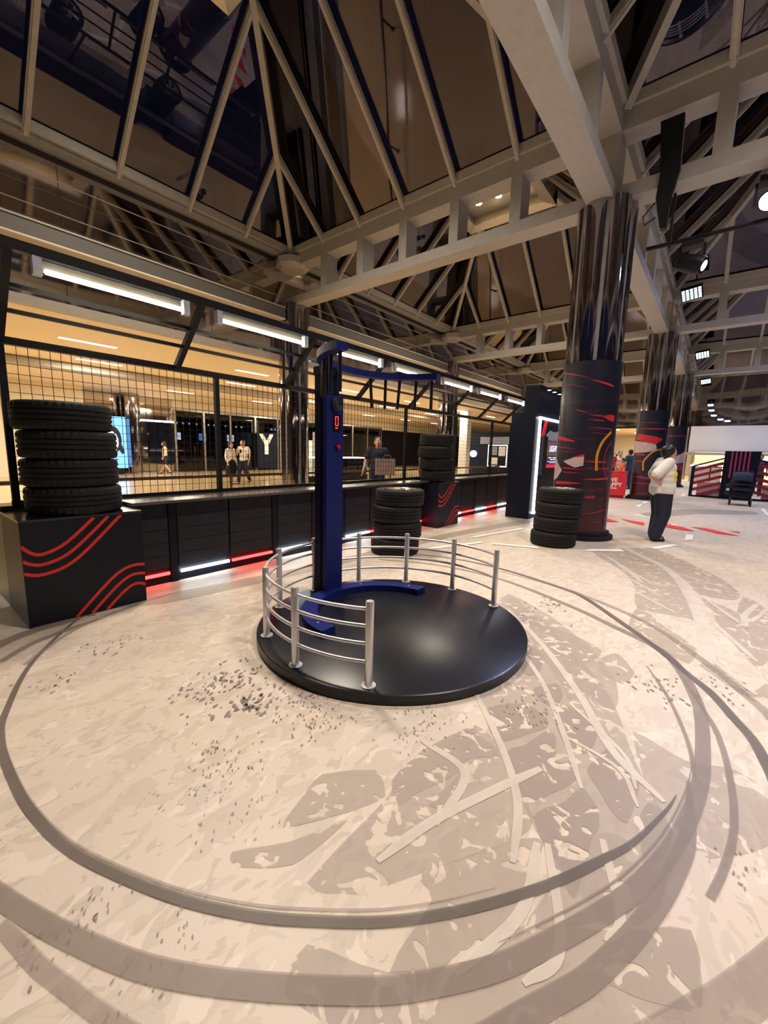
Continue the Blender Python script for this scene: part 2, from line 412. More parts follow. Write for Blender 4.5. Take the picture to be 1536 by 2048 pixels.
class MB:
    """collects simple solids, then links them as one mesh object (world coordinates in, local out)"""
    def __init__(s):
        s.v, s.f = [], []
    def add(s, vs, fs):
        o = len(s.v)
        s.v += [tuple(v) for v in vs]
        s.f += [tuple(i+o for i in f) for f in fs]
        return s
    def box(s, x0, x1, y0, y1, z0, z1):
        v = [(x, y, z) for z in (z0, z1) for y in (y0, y1) for x in (x0, x1)]
        return s.add(v, [(0, 2, 3, 1), (4, 5, 7, 6), (0, 1, 5, 4), (2, 6, 7, 3), (0, 4, 6, 2), (1, 3, 7, 5)])
    def bar(s, a, b, w, d, upv=(0, 0, 1)):
        """box of width w and depth d running from a to b; depth lies along upv"""
        a, b = Vector(a), Vector(b)
        t = (b-a).normalized()
        u = Vector(upv); u = (u - t*u.dot(t))
        if u.length < 1e-6: u = Vector((1, 0, 0)) - t*t.x
        u.normalize(); r = t.cross(u)
        vs = []
        for p in (a, b):
            for i, j in ((-1, -1), (1, -1), (1, 1), (-1, 1)):
                vs.append(p + r*(i*w/2) + u*(j*d/2))
        return s.add(vs, [(0, 3, 2, 1), (4, 5, 6, 7), (0, 1, 5, 4), (1, 2, 6, 5), (2, 3, 7, 6), (3, 0, 4, 7)])
    def tube(s, pts, r, n=8, closed=False):
        pts = [Vector(p) for p in pts]
        k = len(pts); rings = []
        for i, p in enumerate(pts):
            if closed: t = pts[(i+1) % k] - pts[i-1]
            else: t = pts[min(i+1, k-1)] - pts[max(i-1, 0)]
            t.normalize()
            u = Vector((0, 0, 1)) if abs(t.z) < 0.9 else Vector((1, 0, 0))
            a = t.cross(u).normalized(); b = t.cross(a)
            rings.append([p + a*(r*math.cos(2*PI*j/n)) + b*(r*math.sin(2*PI*j/n)) for j in range(n)])
        vs = [v for ring in rings for v in ring]; fs = []
        for i in range(k if closed else k-1):
            i2 = (i+1) % k
            for j in range(n):
                j2 = (j+1) % n
                fs.append((i*n+j, i*n+j2, i2*n+j2, i2*n+j))
        if not closed:
            fs.append(tuple(range(n))[::-1]); fs.append(tuple((k-1)*n+j for j in range(n)))
        return s.add(vs, fs)
    def lathe(s, prof, c=(0, 0, 0), n=32, caps=True, a0=0.0, a1=2*PI):
        full = abs(a1-a0-2*PI) < 1e-6
        m = n if full else n+1
        vs = []
        for r, z in prof:
            for j in range(m):
                a = a0 + (a1-a0)*j/n
                vs.append((c[0]+r*math.cos(a), c[1]+r*math.sin(a), c[2]+z))
        fs = []
        for i in range(len(prof)-1):
            for j in range(n):
                j2 = (j+1) % m
                fs.append((i*m+j, i*m+j2, (i+1)*m+j2, (i+1)*m+j))
        if caps and full:
            fs.append(tuple(range(m))[::-1]); fs.append(tuple((len(prof)-1)*m+j for j in range(m)))
        return s.add(vs, fs)
    def arc_slab(s, c, r0, r1, z0, z1, a0, a1, n=24):
        vs = []
        for j in range(n+1):
            a = a0+(a1-a0)*j/n
            ca, sa = math.cos(a), math.sin(a)
            for r, z in ((r0, z0), (r1, z0), (r1, z1), (r0, z1)):
                vs.append((c[0]+r*ca, c[1]+r*sa, z))
        fs = []
        for j in range(n):
            for k in range(4):
                k2 = (k+1) % 4
                fs.append((j*4+k, (j+1)*4+k, (j+1)*4+k2, j*4+k2))
        fs.append((0, 1, 2, 3)); fs.append((n*4+3, n*4+2, n*4+1, n*4))
        return s.add(vs, fs)
    def prism(s, poly, d):
        """poly: list of 3D points in one plane, d: extrusion vector"""
        d = Vector(d); k = len(poly)
        p = [Vector(q) for q in poly]
        vs = p + [q+d for q in p]
        fs = [tuple(range(k))[::-1], tuple(range(k, 2*k))]
        for i in range(k):
            j = (i+1) % k
            fs.append((i, j, k+j, k+i))
        return s.add(vs, fs)
    def mesh(s, name, off=(0, 0, 0), smooth=False):
        me = bpy.data.meshes.new(name)
        off = Vector(off)
        me.from_pydata([tuple(Vector(v)-off) for v in s.v], [], s.f)
        bm = bmesh.new(); bm.from_mesh(me)
        bmesh.ops.recalc_face_normals(bm, faces=bm.faces)
        bm.to_mesh(me); bm.free()
        if smooth:
            for p in me.polygons: p.use_smooth = True
            try: me.set_sharp_from_angle(angle=R(40))
            except Exception: pass
        me.update()
        return me
    def build(s, name, m, parent=None, smooth=False, base=None, kind=None, label=None):
        """under a parent: local to that parent; alone: origin at `base`"""
        if parent is not None: off = WLOC.get(parent.name, Vector())
        elif base is not None: off = Vector(base)
        else: off = Vector()
        o = link(name, s.mesh(name, off, smooth), m, parent)
        if parent is None and base is not None:
            o.location = base
        # absolute place of this part = place of the thing (children sit at its origin)
        WLOC[o.name] = Vector(off)
        if kind: o['kind'] = kind
        if label: o['label'] = label
        return o

def thing(name, label, cat, loc, group=None, kind=None):
    o = bpy.data.objects.new(name, None)
    COL.objects.link(o)
    o.empty_display_size = 0.1
    o.location = loc
    WLOC[o.name] = Vector(loc)
    if label: o['label'] = label
    if cat: o['category'] = cat
    if group: o['group'] = group
    if kind: o['kind'] = kind
    return o
def tag(o, label, cat, group=None, kind=None):
    o['label'] = label; o['category'] = cat
    if group: o['group'] = group
    if kind: o['kind'] = kind
    return o
def structure(name, loc=(0, 0, 0)):
    return thing(name, None, None, loc, kind='structure')
def text_obj(name, body, m, parent, loc, rot, size, extrude=0.004, align='LEFT', shear=0.0, sx=1.0, bold=0.0):
    c = bpy.data.curves.new(name, 'FONT')
    c.body = body; c.size = size; c.offset = size*bold; c.extrude = extrude; c.align_x = align; c.shear = shear
    o = bpy.data.objects.new(name, c); COL.objects.link(o)
    me = bpy.data.meshes.new_from_object(o.evaluated_get(bpy.context.evaluated_depsgraph_get()))
    bpy.data.objects.remove(o); bpy.data.curves.remove(c)
    o = bpy.data.objects.new(name, me); COL.objects.link(o)
    me.materials.clear(); me.materials.append(M[m])
    o.parent = parent
    o.location = Vector(loc) - WLOC.get(parent.name, Vector())
    o.rotation_euler = rot
    o.scale = (sx, 1, 1)
    return o
def copy_thing(o, loc, label, group=None):
    c = o.copy(); COL.objects.link(c)
    c.location = loc; c['label'] = label
    if group: c['group'] = group
    WLOC[c.name] = Vector(loc)
    for ch in o.children:
        d = ch.copy(); COL.objects.link(d); d.parent = c
        for g in ch.children:
            e = g.copy(); COL.objects.link(e); e.parent = d
    return c
def spline(pts, n=8):
    P = [Vector(p) for p in pts]
    P = [P[0]*2-P[1]] + P + [P[-1]*2-P[-2]]
    out = []
    for i in range(1, len(P)-2):
        for k in range(n):
            t = k/n
            a, b, c, d = P[i-1], P[i], P[i+1], P[i+2]
            out.append(0.5*((2*b)+(c-a)*t+(2*a-5*b+4*c-d)*t*t+(3*b-a-3*c+d)*t**3))
    out.append(P[-2])
    return out

# ================================================================== STRUCTURE
GX = [-0.83, 7.74, 16.31, 24.88, 33.45]      # column lines along the walk
GY = [-13.73, -5.93, 1.87, 9.67]             # column lines across
EAVE, RISE, TRAY_Z = 6.55, 3.55, 8.45
CHORD0, CHORD1, CHORD2, CHORD3 = 5.27, 5.47, 6.22, 6.52

# floor: printed vinyl in the hall, polished stone beyond the counter
floor = MB().box(-9, 33.4, -15, 4.60, -0.12, 0.0).build('floor', 'vinyl', base=(0, 0, 0), kind='structure')
floor_stone = MB().box(-9, 46, 4.60, 30, -0.12, 0.0).box(33.4, 46, -15, 4.60, -0.12, 0.0).build('floor', 'tile', base=(0, 0, 0), kind='structure')
_lift = [0.0010]
def lift():
    _lift[0] += 0.00006
    return _lift[0]
def ribbon(pts, w, m, name='floor_print', taper=(0.3, 1.0, 0.3), n=8):
    """a flat printed stripe on the floor along world points"""
    P = spline([(x, y, 0) for x, y in pts], n)
    z = lift(); vs = []; fs = []
    k = len(P)
    for i, p in enumerate(P):
        t = (P[min(i+1, k-1)] - P[max(i-1, 0)]).normalized()
        nrm = Vector((-t.y, t.x, 0))
        u = i/(k-1)
        ww = w*(taper[0]+(taper[1]-taper[0])*min(1, u*6))*(1 if u < .83 else taper[2]/taper[1]+(1-taper[2]/taper[1])*(1-u)/.17)
        vs += [(p.x+nrm.x*ww/2, p.y+nrm.y*ww/2, z), (p.x-nrm.x*ww/2, p.y-nrm.y*ww/2, z)]
    for i in range(k-1):
        fs.append((2*i, 2*i+1, 2*i+3, 2*i+2))
    return MB().add(vs, fs).build(name, m, floor)
def blob(pts, m, name='floor_print', smooth=True, jag=0.0):
    P = [Vector((x, y, 0)) for x, y in pts]
    if smooth:
        k = len(P); out = []
        for i in range(k):
            a, b, c, d = P[i-1], P[i], P[(i+1) % k], P[(i+2) % k]
            for q in range(4):
                t = q/4
                out.append(b.lerp(c, t) + ((c-a)*(1-t) - (d-b)*t)*t*(1-t)*0.30)
        P = out
    z = lift()
    return MB().add([(p.x, p.y, z) for p in P], [tuple(range(len(P)))]).build(name, m, floor)

for pts in ([(2.14, .96), (2.82, .94), (3.25, .83), (2.6, .35), (2.09, .15), (1.75, -.02), (1.41, -.01), (1.25, .1), (1.39, .34), (1.51, .46), (1.84, .76)],
            [(1.19, .9), (1.33, .95), (1.83, .83), (1.72, .63), (1.48, .41), (1.35, .42), (1.02, .62), (.83, .74), (.75, .89)],
            [(.64, .76), (.74, .54), (.97, .35), (1.09, .3), (1.24, .1), (1.4, -.09), (1.23, -.11), (.93, .1), (.62, .47), (.53, .72)],
            [(2.32, .19), (2.25, -.03), (2.33, -.21), (2.24, -.32), (1.93, -.3), (1.72, -.13), (1.77, -.05), (1.9, .07)],
            [(3.9, 1.5), (3.6, 1.0), (3.2, .6), (2.8, .35), (2.45, .3), (2.6, .6), (3.0, 1.0), (3.4, 1.45)]):
    blob(pts, 'tread_wash', 'tread_print')
# wide tyre prints (traced on the floor plane), light grooves between the blocks
for pts in (
    [(6.61, 1.24), (7.51, .66), (6.23, -.14), (5.62, -.32), (5.29, -.27), (5.25, 0), (5.76, .15), (6.14, .39)],
    [(6.53, 1.32), (6.93, .91), (6.07, .35), (5.66, .16), (5.11, .07), (4.35, -.02), (4.38, .07), (4.37, .45), (5.11, .57), (5.74, .81)],
    [(5.18, 0), (4.86, -.29), (4.28, -.36), (4.47, -.31), (4.76, -.11)],
    [(5.5, -.35), (5.23, -.49), (4.77, -.37), (4.91, -.28)],
    [(4.29, -.17), (3.67, -.34), (3.88, -.43), (5.13, -.51), (4.68, -.38), (4.65, -.12)],
    [(3.59, -.14), (3.23, -.3), (3.42, -.39), (3.18, -.38), (3.11, -.3), (3.41, -.05)],
    [(4.43, .44), (4.04, .21), (3.83, .05), (3.67, -.03), (3.39, .01), (3.54, .2), (3.83, .44)],
    [(3.85, 1.43), (3.35, .97), (2.88, .66), (2.55, .48), (2.39, .52), (2.57, .63), (2.83, .83), (3.18, 1.06), (3.61, 1.41)],
    [(3.35, .97), (3.32, .71), (3.19, .51), (2.96, .53), (2.9, .63)],
    [(3.02, .5), (3.23, .42), (3.0, .28), (2.8, .31), (2.85, .44)]):
    blob(pts, 'tread_soft', 'tread_print')
for pts in (
    [(1.02, .62), (1.35, .42), (1.39, .34), (.97, .35), (.74, .54), (.97, .55)],
    [(1.26, .94), (1.5, .94), (1.83, .83), (1.51, .74), (1.27, .82), (1.18, .84)],
    [(1.57, .2), (1.61, .1), (1.52, .1), (1.58, -.04), (1.27, .11), (1.09, .3)],
    [(1.32, .01), (1.4, -.09), (1.27, -.12), (1.18, -.11), (1.1, .07)],
    [(.94, 1.16), (1.09, 1.19), (1.26, 1.03), (1.18, .91), (1.03, .97), (.82, 1.11)],
    [(.65, 1.17), (.8, 1.05), (1.0, .95), (.76, .97), (.63, 1.11)],
    [(1.78, .86), (1.72, .63), (1.58, .75), (1.31, .69), (1.26, .75), (1.51, .74)]):
    blob(pts, 'tread_soft', 'tread_print')
for pts in (
    [(1.48, .41), (1.63, .34), (1.76, .3), (1.7, .23), (1.6, .2), (1.52, .21), (1.3, .2), (1.27, .22)],
    [(1.75, .63), (1.86, .58), (2.01, .54), (2.03, .49), (1.85, .43), (1.9, .36), (1.79, .33), (1.68, .37), (1.54, .46)],
    [(2.01, .85), (2.19, .71), (2.15, .59), (2.06, .54), (1.92, .61), (1.81, .67), (1.88, .75)],
    [(1.88, .31), (2.05, .28), (2.14, .26), (2.01, .18), (1.97, .12), (1.88, .11), (1.69, .12), (1.7, .17), (1.79, .24)],
    [(2.15, .53), (2.33, .52), (2.28, .41), (2.23, .34), (2.08, .32), (1.97, .35), (1.98, .43)],
    [(1.74, .09), (1.86, .07), (1.85, .02), (1.75, -.02), (1.62, 0), (1.53, .04), (1.59, .06)],
    [(2.38, .72), (2.53, .63), (2.42, .56), (2.27, .56), (2.27, .65)],
    [(2.92, .95), (2.83, .82), (2.62, .76), (2.49, .79), (2.56, .87)]):
    blob(pts, 'tread_ink', 'tread_print')
for pts, w in (
    ([(7.2, 1.0), (6.2, .37), (5.3, .12), (4.6, 0), (3.9, -.08), (3.45, -.1)], .10),
    ([(6.4, 1.1), (5.8, .75), (5.3, .52)], .05), ([(6.0, .9), (5.3, .4)], .04), ([(5.5, .75), (4.9, .3)], .035),
    ([(4.9, .55), (4.45, .15)], .035), ([(5.2, -.02), (4.55, -.3)], .035), ([(4.4, -.12), (3.75, -.36)], .04),
    ([(6.1, .33), (5.7, -.25)], .04), ([(3.6, -.1), (3.2, -.33)], .04), ([(5.3, -.44), (4.8, -.33), (4.5, -.33)], .05),
    ([(3.5, 1.35), (3.0, .88), (2.5, .5), (2.1, .25), (1.9, .02)], .045),
    ([(2.9, 1.05), (2.5, .72), (2.1, .48), (1.75, .3)], .03),
    ([(2.1, .97), (1.75, .65), (1.5, .48), (1.25, .4)], .035),
    ([(1.55, .98), (1.5, .72), (1.2, .68)], .035),
    ([(1.75, .47), (1.5, .58), (1.2, .70), (.95, .76)], .04), ([(1.38, .36), (1.12, .32), (.85, .4)], .035),
    ([(1.4, .33), (1.1, .2), (.95, .25)], .03), ([(1.55, .18), (1.3, .08), (1.2, .1)], .03),
    ([(2.05, .45), (1.98, .2), (1.8, .1)], .02), ([(2.35, .5), (2.1, .2), (1.9, .12)], .02)):
    ribbon(pts, w, 'groove_light', 'tread_groove', taper=(.7, 1, .5))
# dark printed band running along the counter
blob([(1.2, 4.0), (3.2, 3.72), (6.2, 3.55), (9.0, 3.1), (12, 2.5), (12, 2.2), (9.2, 2.75), (6.2, 3.3), (3.2, 3.5), (1.5, 3.72)], 'dark_band', 'floor_print')
blob([(12, 1.4), (14, .6), (15, -.8), (14.2, -.9), (13, .3), (11.5, 1.0)], 'dark_band', 'floor_print')
# drifts of rubber flecks, too many to count: one print per drift
for cx, cy, n, sp, big in ((1.22, 2.15, 60, .13, 1.6), (1.13, 2.12, 40, .16, 1.0), (1.18, 1.84, 45, .08, 1.8), (1.40, 1.70, 60, .14, .8), (1.30, 1.42, 45, .08, .8), (.86, 1.56, 40, .09, .7), (.84, 1.70, 25, .05, .6),
                       (1.65, 1.05, 60, .12, .7), (2.15, .66, 50, .12, .9), (2.9, .1, 40, .15, 1.2), (3.1, -.2, 30, .12, 1.2), (.22, 1.32, 35, .07, .6), (.35, 1.05, 30, .06, .5), (.55, 2.93, 25, .10, .9), (.9, 3.2, 30, .12, 1.0), (.75, 1.3, 30, .10, .5), (1.45, 1.6, 40, .15, .8), (3.8, 1.1, 30, .2, 1.5), (1.75, -.2, 15, .06, .6)):
    z = lift(); m_ = MB()
    for q in range(n):
        x, y = random.gauss(cx, sp), random.gauss(cy, sp*.7)
        a, b, th = random.uniform(.006, .017)*big, random.uniform(.003, .007)*big, R(random.gauss(35, 25))
        k = 6
        m_.add([(x+a*math.cos(th)*math.cos(2*PI*i/k)*random.uniform(.7, 1.2)-b*math.sin(th)*math.sin(2*PI*i/k), y+a*math.sin(th)*math.cos(2*PI*i/k)+b*math.cos(th)*math.sin(2*PI*i/k)*random.uniform(.7, 1.3), z) for i in range(k)], [tuple(range(k))])
    m_.build('rubber_flecks', 'fleck', floor, kind='stuff')
# skid rings around the game platform
SK = dict(
 A=[(1.02, 3.86), (.89, 3.852), (.504, 3.283), (.289, 2.725), (.241, 2.497), (.228, 2.317), (.23, 2.027), (.247, 1.834), (.279, 1.644), (.336, 1.455), (.453, 1.168), (.575, .948), (.682, .798), (.823, .627), (.972, .487), (1.134, .362), (1.291, .258), (1.476, .156), (1.615, .088), (1.845, .013), (1.974, -.016)],
 B=[(.058, 1.745), (.108, 1.588), (.154, 1.447), (.221, 1.273), (.329, 1.039), (.482, .804), (.686, .545), (.831, .405), (.959, .305), (1.121, .209), (1.269, .13), (1.419, .06), (1.622, -.007), (1.813, -.051), (2.039, -.084), (2.268, -.095), (2.679, -.08), (2.946, -.037), (3.247, .05), (3.498, .185), (3.716, .506), (4.01, 1.015), (4.303, 1.783), (4.3, 2.6), (4.0, 3.3)],
 C=[(.093, 1.483), (.113, 1.402), (.139, 1.281), (.17, 1.179), (.228, 1.0), (.289, .854), (.4, .68)],
 C2=[(.6, .42), (.764, .298), (.862, .241), (.959, .184), (1.06, .126), (1.172, .078), (1.276, .04), (1.442, -.009), (1.58, -.038), (1.701, -.057), (1.869, -.067), (2.1, -.05)],
 D=[(2.1, -.38), (2.271, -.356), (2.45, -.33), (2.652, -.286), (2.81, -.218), (3.045, -.111), (3.241, .028), (3.493, .191), (3.918, .541), (4.288, .872), (4.461, 1.143), (4.709, 1.961), (4.7, 2.7), (4.4, 3.4)],
 E=[(1.551, -.133), (1.687, -.165), (1.84, -.191), (1.983, -.201), (2.154, -.199), (2.382, -.18), (2.603, -.144), (2.775, -.093), (3.055, 0)],
 F=[(2.8, -.42), (2.984, -.366), (3.13, -.292), (3.473, -.089), (3.963, .278), (4.298, .762), (4.492, 1.229), (4.6, 1.9)],
 G=[(2.116, -.073), (2.351, -.045), (2.597, .014), (2.86, .1), (3.156, .23)],
 H=[(1.6, -.36), (1.459, -.289), (1.37, -.242), (1.256, -.178), (1.152, -.112), (1.059, -.055), (.9, .05)],
 I=[(.2, 3.5), (.358, 3.697), (.534, 3.819), (.719, 3.871), (.909, 3.86)],
 J=[(.371, 3.433), (.549, 3.593), (.769, 3.684), (1.0, 3.75)],
 K=[(.466, 3.279), (.671, 3.513), (.9, 3.7), (1.3, 3.85), (1.8, 3.95)])
ribbon(SK['A'], .033, 'skid_dark', 'skid_mark', (.5, 1, .15))
ribbon(SK['B'], .062, 'skid_mid', 'skid_mark', (.8, 1, .5))
ribbon(SK['C'], .04, 'skid_soft', 'skid_mark', (.9, 1, .9))
ribbon(SK['C2'], .062, 'skid_mid', 'skid_mark', (1, 1, .2))
ribbon(SK['D'], .050, 'skid_dark', 'skid_mark', (.9, 1, .4))
ribbon(SK['E'], .026, 'skid_mid', 'skid_mark', (1, 1, .2))
ribbon(SK['F'], .055, 'skid_soft', 'skid_mark', (.9, 1, .4))
ribbon(SK['G'], .018, 'skid_mid', 'skid_mark', (.4, 1, .2))
ribbon(SK['H'], .10, 'skid_soft', 'skid_mark', (1, 1, 1))
ribbon(SK['I'], .10, 'skid_mid', 'skid_mark', (1, 1, .6))
ribbon(SK['J'], .05, 'skid_mid', 'skid_mark', (1, 1, .6))
ribbon(SK['K'], .03, 'skid_soft', 'skid_mark', (1, 1, .3))
ribbon([(x*.985+.02, y*.985+.05) for x, y in SK['A'][4:16]], .006, 'skid_mid', 'skid_mark', (.2, 1, .2))
ribbon([(x+.035, y+.035) for x, y in SK['B'][8:16]], .008, 'skid_mid', 'skid_mark', (.2, 1, .2))
# white dashes and red zigzag of the printed track
def quad(pts, m, name):
    z = lift()+0.001
    return MB().add([(x, y, z) for x, y in pts], [tuple(range(len(pts)))]).build(name, m, floor)
for p in ([(12.02, 2.21), (11.94, 2.0), (11.78, 1.97), (11.85, 2.17)], [(11.59, 1.52), (11.68, 1.48), (11.33, 1.21), (11.16, 1.19)],
          [(10.56, .68), (10.55, .60), (9.98, .37), (9.84, .43)], [(9.32, .33), (9.33, .22), (8.78, .21), (8.59, .31)], [(7.47, .69), (8.08, .45), (8.04, .35), (7.43, .61)],
          [(6.68, 1.37), (7.01, 1.02), (6.88, .95), (6.47, 1.42)], [(13.42, 1.7), (14.14, 1.72), (14.19, 1.62), (13.47, 1.61)], [(14.61, 1.71), (15.32, 1.71), (15.37, 1.61), (14.6, 1.61)],
          [(18.63, .97), (20.11, .97), (20.2, .9), (18.73, .89)], [(18.78, .99), (18.78, -.6), (18.62, -.6), (18.55, .96)], [(15.95, -1.07), (16.1, -1.15), (14.4, -1.15), (14.14, -1.08)],
          [(18.78, -1.0), (18.78, -2.9), (18.65, -2.9), (18.65, -1.0)], [(6.01, 2.64), (6.24, 2.0), (6.14, 1.97), (5.91, 2.6)], [(6.15, 3.10), (7.6, 2.80), (7.6, 2.72), (6.15, 3.02)], [(4.9, 3.22), (5.95, 2.82), (5.9, 2.74), (4.9, 3.12)]):
    quad(p, 'white_print', 'road_dash')
for p in ([(10.44, 1.92), (9.95, 1.53), (9.75, 1.78)], [(10.5, 1.59), (10.3, 1.11), (9.85, 1.06), (10.12, 1.35)], [(10.55, .81), (10.24, .42), (9.84, .22), (9.82, .40), (10.03, .77)],
          [(10.45, .31), (10.47, .06), (9.89, -.44), (9.88, -.12)], [(10.46, -.3), (10.46, -.46), (10.27, -.45)]):
    quad(p, 'red_floor', 'track_zigzag')

# skylight pyramids: sills, hips, rafters and panes, one window each
def pyramid(n, i, j):
    x0, x1, y0, y1 = GX[i]+.20, GX[i+1]-.20, GY[j]+.20, GY[j+1]-.20
    root = structure('window_%d' % n, ((x0+x1)/2, (y0+y1)/2, EAVE))
    apex = Vector(((x0+x1)/2, (y0+y1)/2, EAVE+RISE))
    cs = [Vector(c+(EAVE,)) for c in ((x0, y0), (x1, y0), (x1, y1), (x0, y1))]
    for k in range(4):
        a, b = cs[k], cs[(k+1) % 4]
        mid = (a+b)/2
        S = apex-mid
        nrm = (b-a).cross(S).normalized()          # outward, up
        if nrm.z < 0: nrm = -nrm
        E = lambda t: a.lerp(b, t)
        H = lambda t: a.lerp(b, t) + S*min(t, 1-t)*2
        for q in range(6):
            t0, t1 = q/6, (q+1)/6
            poly = [E(t0), E(t1), H(t1), H(t0)]
            if q == 0: poly = [E(t0), E(t1), H(t1)]
            if q == 5: poly = [E(t0), E(t1), H(t0)]
            MB().prism([p+nrm*.10 for p in poly], nrm*.02).build('pane', 'glass', root)
        for q in range(1, 6):
            t = q/6
            MB().bar(E(t)-S.normalized()*.12, H(t), .055, .15, nrm).bar(E(t)-S.normalized()*.12-nrm*.03, H(t)-nrm*.03, .10, .045, nrm).build('glazing_bar', 'bar_paint', root)
        MB().bar(a, apex, .11, .22, (0, 0, 1)).build('hip_bar', 'bar_paint', root)
        inn = Vector(((b-a).y, -(b-a).x, 0)).normalized()*-1
        MB().bar(a+Vector((0, 0, .03)), b+Vector((0, 0, .03)), .10, .16).build('sill', 'bar_paint', root)
        MB().bar(a-inn*.12+Vector((0, 0, -.06)), b-inn*.12+Vector((0, 0, -.06)), .20, .10).build('sill_step', 'sill_paint', root)
    return root
CELLS = [(0, 2), (1, 2), (2, 2), (3, 2), (0, 1), (1, 1), (2, 1), (3, 1), (1, 0), (2, 0), (3, 0)]
for n, (i, j) in enumerate(CELLS):
    pyramid(n+1, i, j)

# openwork trusses along every column line
def truss(a, b, nb):
    a, b = Vector(a+(0,)), Vector(b+(0,))
    root = structure('roof_truss', (a+b)/2 + Vector((0, 0, CHORD0)))
    w = .38
    Z = lambda p, z: Vector((p.x, p.y, z))
    MB().bar(Z(a, (CHORD0+CHORD1)/2), Z(b, (CHORD0+CHORD1)/2), w, CHORD1-CHORD0).build('bottom_chord', 'steel_paint', root)
    MB().bar(Z(a, (CHORD2+CHORD3)/2), Z(b, (CHORD2+CHORD3)/2), w, CHORD3-CHORD2).build('top_chord', 'steel_paint', root)
    t = (b-a).normalized()
    for k in range(1, nb):
        p = a.lerp(b, k/nb)
        MB().bar(Z(p, CHORD1), Z(p, CHORD2), .20, w, tuple(t.cross(Vector((0, 0, 1))))).build('post', 'steel_paint', root)
    return root
for i in (1, 2, 3):
    for j in (0, 1, 2):
        truss((GX[i], GY[j]+.19), (GX[i], GY[j+1]-.19), 6)
for j in (1, 2):
    for i in (0, 1, 2, 3):
        truss((GX[i]+.19, GY[j]), (GX[i+1]-.19, GY[j]), 6)
for i in (1, 2, 3):
    for j in (1, 2, 3):
        r = structure('truss_node', (GX[i], GY[j], CHORD0))
        if j < 3:
            MB().box(GX[i]-.185, GX[i]+.185, GY[j]-.185, GY[j]+.185, CHORD0-.02, CHORD3).build('node_post', 'steel_paint', r)
        else:
            MB().lathe([(.0, 6.16), (.34, 6.16), (.46, 6.24), (.46, 6.40), (0, 6.40)], (GX[i]-.10, GY[j]-.12, 0), 8, caps=False).build('hub_box', 'hub', r)
            MB().box(GX[i]-.185, GX[i]+.185, GY[j]-.185, GY[j]+.185, CHORD0-.02, CHORD1).build('chord_end', 'steel_paint', r)
        MB().lathe([(.34, 6.50), (.42, 6.56), (.42, 6.66), (.30, 6.70)], (GX[i], GY[j], 0), 8).build('node_cap', 'steel_paint', r)

# silver light trays with downlights under the tops of the skylights
def tray(i, j, label):
    cx, cy, z = (GX[i]+GX[i+1])/2, (GY[j]+GY[j+1])/2, TRAY_Z
    t = thing('light_tray', label, 'ceiling light', (cx, cy, z), 'light trays under the skylights')
    hx, hy = .95, 1.35
    MB().box(cx-hx, cx+hx, cy-hy, cy+hy, z+.34, z+.38).build('tray_back', 'tray', t)
    for s in (-1, 1):
        MB().prism([(cx+s*hx, cy-hy, z), (cx+s*(hx-.30), cy-hy, z+.05), (cx+s*(hx-.16), cy-hy, z+.34), (cx+s*hx, cy-hy, z+.34)], (0, 2*hy, 0)).build('tray_rim', 'tray', t)
        MB().prism([(cx-hx, cy+s*hy, z), (cx-hx, cy+s*(hy-.30), z+.05), (cx-hx, cy+s*(hy-.16), z+.34), (cx-hx, cy+s*hy, z+.34)], (2*hx, 0, 0)).build('tray_rim', 'tray', t)
        for q in (-.8, .8):
            MB().tube([(cx+s*hx*.9, cy+q, z+.36), (cx+s*hx*.9, cy+q, z+.9)], .02, 6).build('hanger', 'cable', t)
    for q in (-.62, 0, .62):
        d = MB().lathe([(.12, .26), (.12, .36)], (cx, cy+q, z), 12).build('downlight', 'tray', t)
        MB().lathe([(.0, .255), (.09, .255), (.09, .27)], (cx, cy+q, z), 12, caps=False).build('lens', 'lamp_warm', d)
    lamp('tray_lamp', 'AREA', (cx, cy, z+.22), TRAY_POWER*(1 if j == 2 or i == 0 else .6), (1.0, 0.88, 0.72) if j == 2 else ((1.0, .88, .76) if i == 0 else (.58, .66, 1.0)), t, 0.9, aim=(cx, cy, 0), angle=R(118), size_y=1.6)  # right-hand lamps tinted blue to imitate lens flare haze
where = {(0, 2): 'above the near striped plinth', (1, 2): 'seen through the truss left of the mirror column', (2, 2): 'above the dark booth', (3, 2): 'farthest back on the left',
         (0, 1): 'overhead behind the camera', (1, 1): 'seen through the truss right of the mirror column', (2, 1): 'right of the second column', (3, 1): 'farthest back on the right'}
for i, j in CELLS[:8]:
    tray(i, j, 'silver light tray with downlights, ' + where[(i, j)])

# mirror-steel walls under the skylight edges, louvre beam, soffits
wl = structure('wall_left', (14, 9.85, 3.95))
for k in range(18):
    x = -6 + k*2.857
    if x > 33.5: break
    MB().box(x+.006, min(x+2.851, 33.45), 9.85, 9.90, 3.95, 6.56).build('mirror_panel', 'mirror', wl)
MB().box(-6, 33.4, 9.78, 9.86, 6.50, 6.60).build('edge_trim', 'sill_paint', wl)
for z, y in ((5.42, 9.60), (5.95, 9.60), (4.62, 9.62)):
    MB().tube([(-5, y, z), (7.2, y, z)], .009, 6).tube([(8.2, y, z), (16, y, z)], .009, 6).tube([(16.6, y, z), (24.6, y, z)], .009, 6).build('cable', 'cable', wl)
tr = structure('trim_1', (10, 9.6, 4.84))
for a, b in ((-5, 7.32), (8.16, 15.88), (16.74, 24.45), (25.3, 33.0)):
    MB().box(a, b, 9.50, 9.72, 4.86, 5.12).build('louvre_beam', 'louvre', tr)
    MB().box(a, b, 9.48, 9.74, 4.83, 4.86).build('beam_edge', 'cream_wall', tr)
    MB().box(a, b, 9.48, 9.74, 5.12, 5.15).build('beam_edge', 'bar_paint', tr)
wf = structure('wall_far', (33.5, 0, 3.4))
